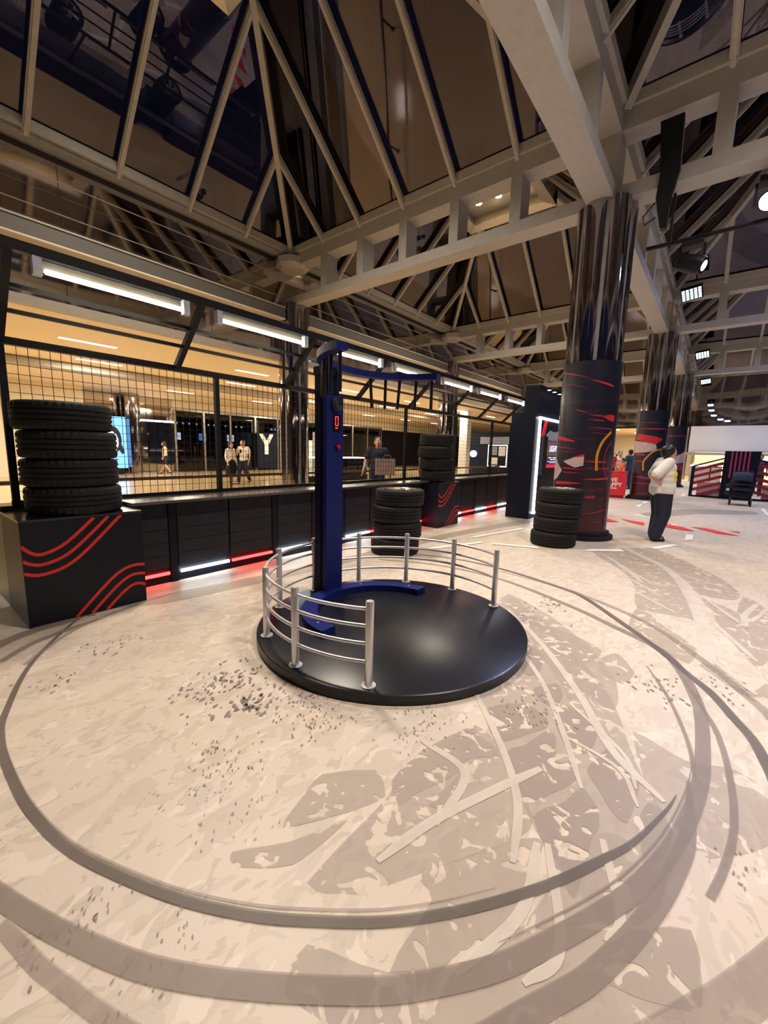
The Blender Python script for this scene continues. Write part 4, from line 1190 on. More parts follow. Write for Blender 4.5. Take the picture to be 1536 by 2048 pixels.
def flat(poly, m, name, par, y, d=.004):
    MB().prism([(x, y, z) for x, z in poly], (0, -d, 0)).build(name, m, par)
MB().box(6.5, 7.4, 21.93, 22.0, 0, .30).build('stand', 'pilaster', ad)
flat([(7.02+.36*math.cos(a), 1.62+.62*math.sin(a)) for a in [2*PI*k/20 for k in range(20)]], 'screen_hair', 'hair_print', ad, 21.918)
flat([(7.22, 1.5), (7.40, 1.35), (7.46, 1.0), (7.36, .95), (7.2, 1.2)], 'screen_hair', 'hair_print', ad, 21.916)
flat([(6.96+.28*math.cos(a), 1.52+.48*math.sin(a)) for a in [2*PI*k/20 for k in range(20)]], 'screen_face', 'face_print', ad, 21.913)
flat([(6.84, 1.15), (7.14, 1.15), (7.18, .85), (6.78, .85)], 'screen_face', 'neck_print', ad, 21.914)
flat([(7.02, 1.68), (7.16, 1.70), (7.16, 1.64), (7.04, 1.63)], 'screen_hair', 'eye_print', ad, 21.908)
m_ = MB()
for k, (x, w, h) in enumerate(((6.95, .1, .16), (7.1, .1, .1))):
    m_.box(x, x+w, 21.912, 21.918, .68, .68+.05).box(x, x+.03, 21.912, 21.918, .55, .55+h+.05)
m_.build('writing_print', 'screen_ink', ad)

# letter sign, white cabinets
sg = thing('letter_sign', 'big white letter Y on a dark panel inside the shopfront', 'sign', (15.9, 22.7, 0))
MB().box(15.25, 16.7, 22.72, 22.8, .10, 2.35).build('panel', 'panel_navy', sg)
Yp = [(15.38, 2.28), (15.66, 2.28), (15.92, 1.86), (16.18, 2.28), (16.46, 2.28), (16.06, 1.62), (16.06, 1.0), (15.78, 1.0), (15.78, 1.62)]
y_ = MB()
y_.prism([(x, 22.72, z) for x, z in (Yp[0], Yp[1], Yp[2], Yp[8])], (0, -.05, 0))
y_.prism([(x, 22.72, z) for x, z in (Yp[2], Yp[3], Yp[4], Yp[5])], (0, -.05, 0))
y_.prism([(x, 22.72, z) for x, z in (Yp[8], Yp[2], Yp[5], Yp[6], Yp[7])], (0, -.05, 0))
y_.build('letter', 'poster_white', sg)
for k, (x, w, h, lab) in enumerate(((18.6, .9, 2.0, 'right of the bare mirror column, tallest'), (19.9, .7, 2.6, 'second from the bare mirror column'), (21.1, .8, 1.6, 'lowest, left of the blue post'))):
    t = thing('shop_cabinet', 'pale grey shop cabinet before the shopfront, ' + lab, 'cabinet', (x, 22.6, 0), 'pale cabinets at the shopfront')
    MB().box(x, x+w, 22.35, 22.85, .08, h).build('body', 'white_wall', t)
    MB().box(x+.04, x+w-.04, 22.38, 22.8, 0, .08).build('plinth_base', 'pilaster', t)
    MB().box(x+w*.45, x+w*.47, 22.335, 22.35, .9, 1.1).build('handle', 'mullion', t)

# racks with glowing panels and lamps, added for light specks in the dark glass
for k, (x, col, lab) in enumerate(((10.9, 'display_white', 'in the first shop bay'), (12.4, 'screen_blue', 'with a blue panel in the second shop bay'), (14.2, 'display_white', 'left of the letter sign'), (17.5, 'screen_text', 'with a bluish panel right of the letter sign'), (22.9, 'display_white', 'behind the man in the dark shirt'), (24.8, 'screen_text', 'in the last shop bay'))):
    t = thing('added_rack', 'added black rack, lit panel behind glass, ' + lab, 'rack', (x, 23.8, 0), 'added lit racks inside the dark shop')
    MB().box(x-.55, x+.55, 23.9, 24.0, 0, 2.3).build('back_board', 'pilaster', t)
    for z in (.6, 1.1, 1.6):
        MB().box(x-.55, x+.55, 23.6, 23.9, z, z+.03).build('shelf', 'mullion', t)
    MB().box(x-.3, x+.15, 23.88, 23.9, 1.75, 2.15).build('added_glow_panel', col, t)
    m_ = MB()
    for q in range(4):
        m_.lathe([(0, 2.62), (.04, 2.62), (.05, 2.72)], (x-.5+q*.36, 23.7, 0), 8, caps=False)
    MB().box(x-.6, x+.6, 23.67, 23.73, 2.72, 2.76).box(x-.60, x-.56, 23.67, 23.95, 2.2, 2.76).box(x+.56, x+.60, 23.67, 23.95, 2.2, 2.76).build('light_rail', 'pilaster', t)
    m_.build('added_rail_lamps', 'display_white', t)

# low bronze barrier
rail = thing('low_barrier', 'low bronze handrail on short posts across the polished mall floor behind the fence', 'barrier', (6, 10.6, 0))
MB().box(-2, 24.4, 10.57, 10.63, .57, .65).build('handrail', 'brown_rail', rail)
for x in [-1.0+k*3.62 for k in range(8)]:
    MB().lathe([(.035, 0), (.035, .57)], (x, 10.6, 0), 12).build('post', 'brown_rail', rail, smooth=True)
    MB().lathe([(.07, 0), (.07, .015)], (x, 10.6, 0), 12).build('foot', 'brown_rail', rail)

# glass display bench behind the man
gb = thing('glass_case', 'long low glass display case with white top rail behind the man in dark shirt', 'display case', (11.5, 12.5, 0))
MB().box(11.0, 15.0, 13.2, 13.9, .0, .25).build('base', 'pilaster', gb)
MB().box(11.0, 15.0, 13.2, 13.22, .25, 1.02).build('front_pane', 'clear_glass', gb)
MB().box(11.0, 15.0, 13.2, 13.9, 1.02, 1.07).build('top', 'display_white', gb)
MB().box(11.05, 14.95, 13.3, 13.85, .55, .57).build('shelf', 'mullion', gb)

# white pillar, dark kiosk with posters at the right end of the fence view
pl = thing('white_pillar', 'square off-white pillar right of the far tyre stack behind the fence', 'pillar', (22.6, 12.1, 0))
MB().box(22.35, 22.85, 11.85, 12.35, 0, 3.86).build('shaft', 'white_wall', pl)
MB().box(22.33, 22.87, 11.83, 12.37, 0, .15).build('base', 'mullion', pl)
ks = thing('dark_kiosk', 'dark kiosk with lit picture frame behind the fence, right of the white pillar', 'kiosk', (26, 12, 0))
MB().box(25.2, 27.5, 10.4, 13.2, 0, 2.75).build('body', 'panel_navy', ks)
MB().box(25.1, 25.2, 10.4, 12.3, 2.0, 2.45).build('sign_band', 'screen_grey', ks)
kf = MB().box(25.15, 25.19, 10.45, 11.75, .55, 1.95).build('picture_frame', 'display_white', ks)
MB().box(25.12, 25.16, 10.50, 11.69, .62, 1.90).build('picture_back', 'pilaster', kf)
for y0, y1, z0, z1 in ((10.55, 11.0, 1.25, 1.85), (11.05, 11.55, .7, 1.15), (11.1, 11.6, 1.3, 1.85)):
    MB().box(25.10, 25.13, y0, y1, z0, z1).build('photo_print', 'poster_white' if y0 != 11.1 else 'screen_grey', kf)
v_ = MB(); N_ = 20
v_.add([(x, 12.75+.22*math.cos(2*PI*k/N_), 1.35+.22*math.sin(2*PI*k/N_)) for x in (25.02, 25.2) for k in range(N_)], [tuple(range(N_)), tuple(range(N_, 2*N_))[::-1]] + [(k, (k+1) % N_, N_+(k+1) % N_, N_+k) for k in range(N_)])
v_.build('round_sign', 'screen_text', ks)

# ceiling strips over the walk
n_ = 0
row = ['front', 'second', 'third', 'fourth']
for r_, (y, xs_) in enumerate(((12.4, (3.0, 7.6, 12.2, 16.8, 21.4, 26.0, 30.6)), (15.0, (4.0, 8.8, 13.4, 18.0, 22.6, 27.2)), (17.7, (5.1, 9.7, 14.3, 18.9, 23.5, 28.1)), (19.7, (8.6, 13.0, 17.4, 21.8, 26.2, 30.6)))):
    for k, x in enumerate(xs_):
        t = thing('ceiling_strip', 'white strip light in the mall ceiling, %s from the left in the %s row' % (('first', 'second', 'third', 'fourth', 'fifth', 'sixth', 'seventh')[k], row[r_]), 'ceiling light', (x+.6, y, 3.86), 'strip lights in the cream ceiling')
        MB().box(x, x+1.2, y-.07, y+.07, 3.858, 3.868).build('diffuser', 'strip', t)
        MB().box(x-.02, x+1.22, y-.09, y+.09, 3.862, 3.869).build('frame', 'white_wall', t)
        if k % 2 == 0:
            lamp('strip_lamp', 'AREA', (x+.6, y, 3.84), MALL_POWER, (1.0, .89, .70), t, 1.2, aim=(x+.6, y, 0), size_y=.5)
for k, (x, y) in enumerate(((-1.5, 13), (-1.5, 18), (2.5, 16.5))):
    lamp('walk_lamp', 'AREA', (x, y, 3.84), MALL_POWER, (1.0, .89, .70), None, 1.2, aim=(x, y, 0), size_y=.5)
# far mall area past the mirror wall
for k, (x, y) in enumerate(((35.5, 6.5), (38, 3.5), (41, 5.5), (35, 0), (36, -4), (38, -1))):
    t = thing('ceiling_disc', 'round ceiling light in the far shop area, ' + ['left rear corner', 'middle of the cream ceiling', 'deepest one', 'over the white counter', 'far right one', 'behind the white fascia'][k], 'ceiling light', (x, y, 3.38), 'round lights in the far ceiling')
    MB().lathe([(0, 3.375), (.35, 3.375), (.38, 3.395)], (x, y, 0), 20, caps=False).build('diffuser', 'strip', t)
    lamp('disc_lamp', 'AREA', (x, y, 3.36), 220, (1.0, .88, .70), t, .7, aim=(x, y, 0))

# ================================================================== FAR RIGHT: SHOP, STAND, COUNTER, STROLLER
fs = structure('wall_fascia', (33.4, -3, 1.77))
MB().box(33.3, 33.42, -15, 1.72, 1.80, 3.42).build('fascia_panel', 'white_wall', fs)
MB().box(33.0, 33.42, -15, 1.80, 1.62, 1.78).build('fascia_shelf', 'beam_beige', fs)
MB().box(33.3, 33.42, 1.66, 1.78, 0, 3.42).build('fascia_edge', 'mullion', fs)
MB().box(39.0, 39.1, -15, 1.5, 0, 3.4).build('shop_back', 'cream_wall', fs)
for k, y in enumerate((.6, -1.2, -3.2)):
    t = thing('jewel_case', 'lit glass case in the far shop, ' + ['left one by the third column', 'middle one behind the red-slatted stand', 'right one at the picture edge'][k], 'display case', (31.2, y, 0), 'display cases in the far shop')
    MB().box(30.8, 31.6, y-.75, y+.75, 0, .95).build('base', 'shop_wall', t)
    MB().box(30.8, 31.6, y-.75, y+.75, .97, 1.00).build('shelf', 'display_white', t)
    MB().box(30.8, 30.82, y-.75, y+.75, 1.0, 1.55).build('front_pane', 'clear_glass', t)
    MB().box(30.8, 31.6, y-.75, y+.75, 1.55, 1.58).build('top', 'clear_glass', t)
    for q in range(6):
        MB().lathe([(.05, 0), (.07, .06), (.03, .12)], (31.1, y-.6+q*.24, 1.0), 8).build('ware', 'white_wall', t)
tbl = thing('side_table', 'thin dark side table beside the red-slatted stand in front of the far shop', 'table', (26.5, .05, 0))
MB().box(26.2, 26.8, -.25, .35, .98, 1.02).build('tabletop', 'pilaster', tbl)
for x in (26.24, 26.76):
    for y in (-.21, .31):
        MB().box(x-.02, x+.02, y-.02, y+.02, 0, .98).build('leg', 'pilaster', tbl)

# red counter with white lettering
rc = thing('red_counter', 'bright red counter box with white lettering behind the nearest wrapped column', 'counter', (15.9, 3.1, 0))
A, B_ = Vector((15.75, 2.35, 0)), Vector((15.60, 3.84, 0))
t_ = (B_-A).normalized(); nb_ = Vector((t_.y, -t_.x, 0))
def rbox(z0, z1, inset=0):
    p = [A+t_*inset+nb_*inset, B_-t_*inset+nb_*inset, B_-t_*inset+nb_*(.40-inset), A+t_*inset+nb_*(.40-inset)]
    return MB().prism([(q.x, q.y, z0) for q in p], (0, 0, z1-z0))
rbox(.10, .88).build('body', 'red_box', rc)
rbox(0, .10, .04).build('kick_plate', 'slat_red', rc)
rbox(.88, .91, -.01).build('top', 'red_box', rc)
ang_ = math.atan2(-t_.y, -t_.x)
def word(body, size, right, z):
    p = A + t_*right - nb_*.004
    text_obj('lettering', body, 'white_print', rc, (p.x, p.y, z), (R(90), 0, ang_), size, .002, align='RIGHT', bold=.028)
word('LIVE', .185, .25, .555)
word('HAPPY', .185, .11, .395)
m_ = MB()
for k in range(5):
    q = A + t_*(.47-.045*k) - nb_*.004
    m_.bar((q.x, q.y, .335), (q.x-t_.x*.035, q.y-t_.y*.035, .335), .004, .045)
m_.build('small_lettering', 'white_print', rc)


# black and red slatted stand with centre pylon
st = thing('slatted_stand', 'black stand with sloping dark red slats and red-striped centre pylon at the right', 'stand', (18.9, -.5, 0))
X0 = 18.85
MB().prism([(X0, -.12, 0), (X0, -.98, 0), (X0, -1.08, 1.68), (X0, -.12, 1.68)], (.5, 0, 0)).build('pylon', 'panel_navy', st)
for k in range(5):
    y = -.30-k*.115
    zb = (.75, .55, .30, .30, .30)[k]
    MB().prism([(X0-.004, y, zb), (X0-.004, y-.045, zb), (X0-.004, y-.045-.0, 1.675), (X0-.004, y, 1.675)], (.006, 0, 0)).build('pylon_stripe', 'slat_stripe', st)
def flank(y0, y1, za0, za1, xo, nsl):
    # y0 at the low outer end, y1 at the pylon; za = top heights
    MB().bar((xo, y0, za0), (xo, y1, za1), .08, .05).build('top_rail', 'pilaster', st)
    MB().box(xo-.05, xo+.05, y0-.05, y0+.05, 0, za0).build('end_post', 'panel_navy', st)
    MB().bar((xo, y0, .03), (xo, y1, .03), .08, .06).build('bottom_rail', 'pilaster', st)
    rise = za1-za0
    for k in range(nsl):
        z = za0-.17-k*.235
        a, b = Vector((xo, y0, z)), Vector((xo, y1, z+rise))
        if a.z < .08:
            s_ = (.08-a.z)/(b.z-a.z); a = a.lerp(b, max(0, min(1, s_)))
        MB().bar(a, b, .03, .105).build('slat', 'slat_red', st)
flank(.72, -.12, 1.12, 1.42, 19.0, 6)
flank(-2.6, -1.02, .95, 1.40, 19.0, 6)
for y in (.2, -1.6):
    MB().box(19.05, 19.5, y-.35, y+.35, .05, .55).build('inner_box', 'shop_wall', st)

# stroller
sr = thing('stroller', 'empty black stroller standing in front of the red-slatted stand', 'stroller', (16.8, -.62, 0))
sr_c = Vector((16.8, -.62, 0))
def sp_(x, y, z): return (sr_c.x+x, sr_c.y+y, z)
wm = MB().lathe([(.10, -.02), (.115, -.02), (.115, .02), (.10, .02), (.10, -.02)], (0, 0, 0), 20, caps=False).lathe([(.0, -.012), (.09, -.012), (.09, .012), (0, .012)], (0, 0, 0), 20, caps=False).mesh('wheel'); wm.materials.append(M['rubber'])
for x in (-.32, .34):
    for y in (-.24, .24):
        o = link('wheel', wm, None, sr); o.location = (x, y, .115); o.rotation_euler = (R(90), 0, 0)
for y in (-.24, .24):
    MB().tube([sp_(-.32, y, .13), sp_(.10, y, .55), sp_(.40, y, 1.00)], .014, 8).build('frame_tube', 'frame', sr)
    MB().tube([sp_(.34, y, .13), sp_(.0, y, .48)], .014, 8).build('frame_tube', 'frame', sr)
    MB().tube([sp_(-.32, y, .115), sp_(-.33, y*.98, .20)], .02, 8).build('fork', 'frame', sr)
MB().tube([sp_(.40, -.24, 1.00), sp_(.45, -.2, 1.03), sp_(.45, .2, 1.03), sp_(.40, .24, 1.00)], .016, 8).build('handle', 'rubber', sr)
MB().prism([sp_(-.22, -.21, .45), sp_(.12, -.21, .38), sp_(.28, -.21, .85), sp_(.20, -.21, .88), sp_(.07, -.21, .48), sp_(-.22, -.21, .52)], (0, .42, 0)).build('seat', 'navy', sr)
hood = []
h_ = MB()
for q in range(7):
    a = R(15+q*21)
    hood.append([sp_(.22-.33*math.cos(a)*.9+.02, y, .66+.36*math.sin(a)) for y in (-.235, -.15, 0, .15, .235)])
for q in range(7):
    for w_ in range(5):
        x, y, z = hood[q][w_]
        hood[q][w_] = (x, y, z-(.05 if w_ in (0, 4) else 0))
h_.add([p for r_ in hood for p in r_], [(q*5+w_, q*5+w_+1, (q+1)*5+w_+1, (q+1)*5+w_) for q in range(6) for w_ in range(4)])
h_.build('hood', 'navy', sr, smooth=True)
MB().box(sr_c.x-.22, sr_c.x+.30, sr_c.y-.20, sr_c.y+.20, .16, .36).build('basket', 'rubber', sr)
MB().box(sr_c.x-.33, sr_c.x-.22, sr_c.y-.20, sr_c.y+.20, .24, .30).build('footrest', 'frame', sr)
MB().tube([sp_(-.20, -.21, .62), sp_(-.28, -.1, .64), sp_(-.28, .1, .64), sp_(-.20, .21, .62)], .018, 8).build('bumper_bar', 'rubber', sr)
bg = thing('shoulder_bag', 'black bag hanging on the left side of the stroller', 'bag', (16.72, -.30, .38))
MB().prism([(16.60, -.34, .30), (16.86, -.34, .30), (16.84, -.34, .62), (16.62, -.34, .62)], (0, .10, 0)).build('pouch', 'navy', bg)
MB().tube([(16.64, -.29, .60), (16.73, -.36, .80), (16.82, -.29, .60)], .01, 6).build('strap', 'navy', bg)
MB().box(16.58, 16.60, -.33, -.26, .44, .50).build('label_patch', 'white_wall', bg)

# ================================================================== STAGE LAMPS
pipe = MB().tube([(7.9, 1.25, 4.60), (7.9, -3.2, 4.60)], .03, 10).tube([(7.9, .95, 4.60), (7.86, .95, 5.28)], .02, 8).tube([(7.9, -2.4, 4.60), (7.86, -2.4, 5.28)], .02, 8).build('lighting_pipe', 'frame', base=(7.9, 0, 4.6))
tag(pipe, 'black lighting pipe hung below the roof truss right of the mirror column', 'pipe')
def moving_head(x, y, z, label, hang=.28, aim=(2, 0, 0)):
    t = thing('stage_lamp', label, 'stage lamp', (x, y, z), 'stage lamps on the lighting pipe')
    MB().box(x-.10, x+.10, y-.13, y+.13, z-.10, z-.02).build('base', 'frame', t)
    for s in (-1, 1):
        MB().box(x-.045, x+.045, y+s*.15-.018, y+s*.15+.018, z-.36, z-.08).build('yoke_arm', 'frame', t)
    c0 = Vector((x, y, z-.32)); d = (Vector(aim)-c0).normalized()
    b = MB(); a_ = d.cross(Vector((0, 0, 1))).normalized(); u_ = a_.cross(d)
    vs = []; N = 18
    prof = [(.06, -.20), (.11, -.16), (.125, .0), (.125, .15), (.11, .19)]
    for r_, h in prof:
        for k in range(N):
            vs.append(c0 + d*h + a_*(r_*math.cos(2*PI*k/N)) + u_*(r_*math.sin(2*PI*k/N)))
    fs_ = [(i*N+k, i*N+(k+1) % N, (i+1)*N+(k+1) % N, (i+1)*N+k) for i in range(len(prof)-1) for k in range(N)] + [tuple(range(N))[::-1], tuple((len(prof)-1)*N+k for k in range(N))]
    hd = b.add(vs, fs_).build('head', 'frame', t, smooth=True)
    return t, hd, c0, d, a_, u_
t1, h1, c1, d1, a1, u1 = moving_head(7.9, .66, 4.57, 'dark stage lamp hanging unlit from the lighting pipe, right of the mirror column', aim=(7.0, -3, 2.5))
vs = [c1+d1*.192+a1*(.07*math.cos(2*PI*k/16))+u1*(.07*math.sin(2*PI*k/16)) for k in range(16)]
MB().add(vs, [tuple(range(16))]).build('lens', 'flood', h1)
AIM = (0.0, 0.0, 1.35)
t2, h2, c2, d2, a2, u2_ = moving_head(7.9, -.13, 5.16, 'stage lamp glowing bright blue-white at the right picture edge', aim=AIM)
vs = [c2+d2*.194+a2*(.105*math.cos(2*PI*k/20))+u2_*(.105*math.sin(2*PI*k/20)) for k in range(20)]
MB().add(vs, [tuple(range(20))]).build('lens', 'stage', h2)
lamp('stage_beam', 'SPOT', c2+d2*.26, SPOT_POWER, (.52, .62, 1.0), t2, .12, aim=(2.2, -.6, 0), angle=R(75), blend=1.0)
MB().box(7.88, 7.92, -.15, -.11, 5.14, 5.27).build('clamp', 'frame', t2)
dr = thing('cloth_drape', 'black cloth sleeve hanging down from the truss right of the mirror column', 'drape', (7.62, 1.0, 5.2))
MB().prism([(7.48, .90, 6.1), (7.48, 1.18, 6.1), (7.48, 1.12, 5.4), (7.48, 1.14, 5.1), (7.48, 1.05, 4.68), (7.48, .97, 4.66), (7.48, .95, 5.1), (7.48, .88, 5.4)], (.11, 0, 0)).build('sleeve', 'frame', dr)
MB().tube([(7.5, 1.15, 5.05), (7.5, 1.28, 4.9), (7.5, 1.25, 4.78), (7.5, 1.12, 4.85)], .012, 6).build('cable_loop', 'frame', dr)
def flood(x, y, z, label, s=.22):
    t = thing('flood_lamp', label, 'flood lamp', (x, y, z), 'square floodlights on the trusses')
    tilt = Vector((-.55, -.1, -.83)).normalized(); a_ = tilt.cross(Vector((1, 0, .1))).normalized(); u_ = a_.cross(tilt)
    c = Vector((x, y, z))
    P = lambda i, j, k: c + a_*i + u_*j + tilt*k
    hs = MB().add([P(i*s, j*s*.8, k) for k in (-.10, 0) for i, j in ((-1, -1), (1, -1), (1, 1), (-1, 1))], [(0, 3, 2, 1), (4, 5, 6, 7), (0, 1, 5, 4), (1, 2, 6, 5), (2, 3, 7, 6), (3, 0, 4, 7)]).build('housing', 'frame', t)
    m_ = MB()
    for q in range(5):
        for w_ in range(5):
            i0, j0 = -.9+q*.37, -.72+w_*.295
            m_.add([P(i*s, j*s, .004) for i, j in ((i0, j0), (i0+.26, j0), (i0+.26, j0+.21), (i0, j0+.21))], [(0, 1, 2, 3)])
    m_.build('led_grid', 'flood', hs)
    MB().tube([P(0, 0, -.1), P(0, .3, -.3), (x+(.50 if x < 32 else .62), y+.1, z+.2)], .02, 6).build('bracket', 'frame', t)
    return t
flood(15.55, 1.17, 6.15, 'square white floodlight on the truss above the second column', .26)
flood(24.2, 1.13, 6.05, 'square white floodlight on the truss above the third column', .26)
flood(32.8, 1.2, 6.1, 'farthest square white floodlight near the end wall', .26)
for k, (px, py, pz) in enumerate(((33.2, .60, 4.1), (33.2, .25, 3.85), (33.2, .83, 4.75), (33.2, -.1, 3.75), (33.2, .75, 4.42))):
    t = thing('small_spot', 'small round spot lamp before the far mirror wall, ' + ['second lowest in the row', 'brightest and lowest', 'second from the top', 'alone farther right', 'middle of the row'][k], 'spot lamp', (px, py, pz), 'spot lamps before the far wall')
    MB().lathe([(0, -.06), (.14, -.05), (.15, 0)], (px, py, pz), 14, caps=False).build('lens', 'flood', t)
    MB().lathe([(.15, 0), (.16, .02), (.10, .18), (0, .2)], (px, py, pz), 14, caps=False).box(px, 33.45, py-.03, py+.03, pz+.05, pz+.11).build('housing', 'frame', t)

# ================================================================== PEOPLE
def bake(name, prims, m, parent, voxel, smooth_it=4, base=Vector((0, 0, 0))):
    """prims: ('cap', p0, r0, p1, r1) tapered limbs and ('ell', c, (rx, ry, rz)) swellings, fused into one skin"""
    bm = bmesh.new()
    for p in prims:
        if p[0] == 'ell':
            r = bmesh.ops.create_icosphere(bm, subdivisions=3, radius=1)
            rot = Matrix.Rotation(p[3], 3, p[4]) if len(p) > 3 else Matrix.Identity(3)
            for v in r['verts']:
                v.co = rot @ Vector((v.co.x*p[2][0], v.co.y*p[2][1], v.co.z*p[2][2])) + Vector(p[1])
        else:
            _, p0, r0, p1, r1 = p[:5]
            p0, p1 = Vector(p0), Vector(p1)
            n = 6
            ax = (p1-p0).normalized()
            u = Vector((1, 0, 0)) if abs(ax.x) < .8 else Vector((0, 1, 0))
            a = ax.cross(u).normalized(); b = ax.cross(a)
            seg = 14; rows = []
            st_ = [(-1+q/4, True) for q in range(1, 5)]
            ring = []
            for q in range(1, 5):
                th = PI/2*(1-q/4); ring.append((p0 - ax*r0*math.sin(th), r0*math.cos(th)))
            for q in range(0, 4):
                th = PI/2*q/4; ring.append((p1 + ax*r1*math.sin(th), r1*math.cos(th)))
            vv = [[bm.verts.new(c + a*(rr*math.cos(2*PI*k/seg)) + b*(rr*math.sin(2*PI*k/seg))) for k in range(seg)] for c, rr in ring]
            for i in range(len(vv)-1):
                for k in range(seg):
                    bm.faces.new((vv[i][k], vv[i][(k+1) % seg], vv[i+1][(k+1) % seg], vv[i+1][k]))
            bm.faces.new(vv[0][::-1]); bm.faces.new(vv[-1])
    bmesh.ops.recalc_face_normals(bm, faces=bm.faces)
    me = bpy.data.meshes.new(name); bm.to_mesh(me); bm.free()
    o = bpy.data.objects.new(name, me); COL.objects.link(o)
    md = o.modifiers.new('fuse', 'REMESH'); md.mode = 'VOXEL'; md.voxel_size = voxel
    sm = o.modifiers.new('soft', 'SMOOTH'); sm.iterations = smooth_it; sm.factor = .5
    dg = bpy.context.evaluated_depsgraph_get()
    me2 = bpy.data.meshes.new_from_object(o.evaluated_get(dg))
    o.modifiers.clear(); o.data = me2; bpy.data.meshes.remove(me)
    me2.materials.clear(); me2.materials.append(M[m] if isinstance(m, str) else m)
    for p in me2.polygons: p.use_smooth = True
    o.parent = parent
    return o

def hand(w, d, side, fw_, curl=.35, k=1.0):
    """palm and five fingers from wrist w pointing along d; side = thumb direction"""
    w, d, side = Vector(w), Vector(d).normalized(), Vector(side)
    side = (side-d*side.dot(d)).normalized(); n = d.cross(side)
    out = [('cap', w, .024*k, w+d*.045*k, .026*k), ('cap', w+d*.03*k+side*.018*k, .015*k, w+d*.075*k+side*.02*k, .013*k), ('cap', w+d*.03*k-side*.018*k, .015*k, w+d*.072*k-side*.022*k, .013*k)]
    for q, L_ in zip((.027, .009, -.009, -.026), (.068, .076, .071, .056)):
        b0 = w+d*.085*k+side*q*k; m_ = b0+(d*.55+n*curl*.5)*L_*k; e_ = m_+(d*.35+n*curl)*L_*k*.6
        out += [('cap', b0-d*.02*k, .0095*k, m_, .0088*k), ('cap', m_, .0088*k, e_, .0075*k)]
    t0 = w+d*.03*k+side*.022*k; t1 = t0+(side*.6+d*.6+n*.2)*.045*k
    out += [('cap', t0, .012*k, t1, .010*k), ('cap', t1, .010*k, t1+(d*.9+n*.25)*.03*k, .0085*k)]
    return out

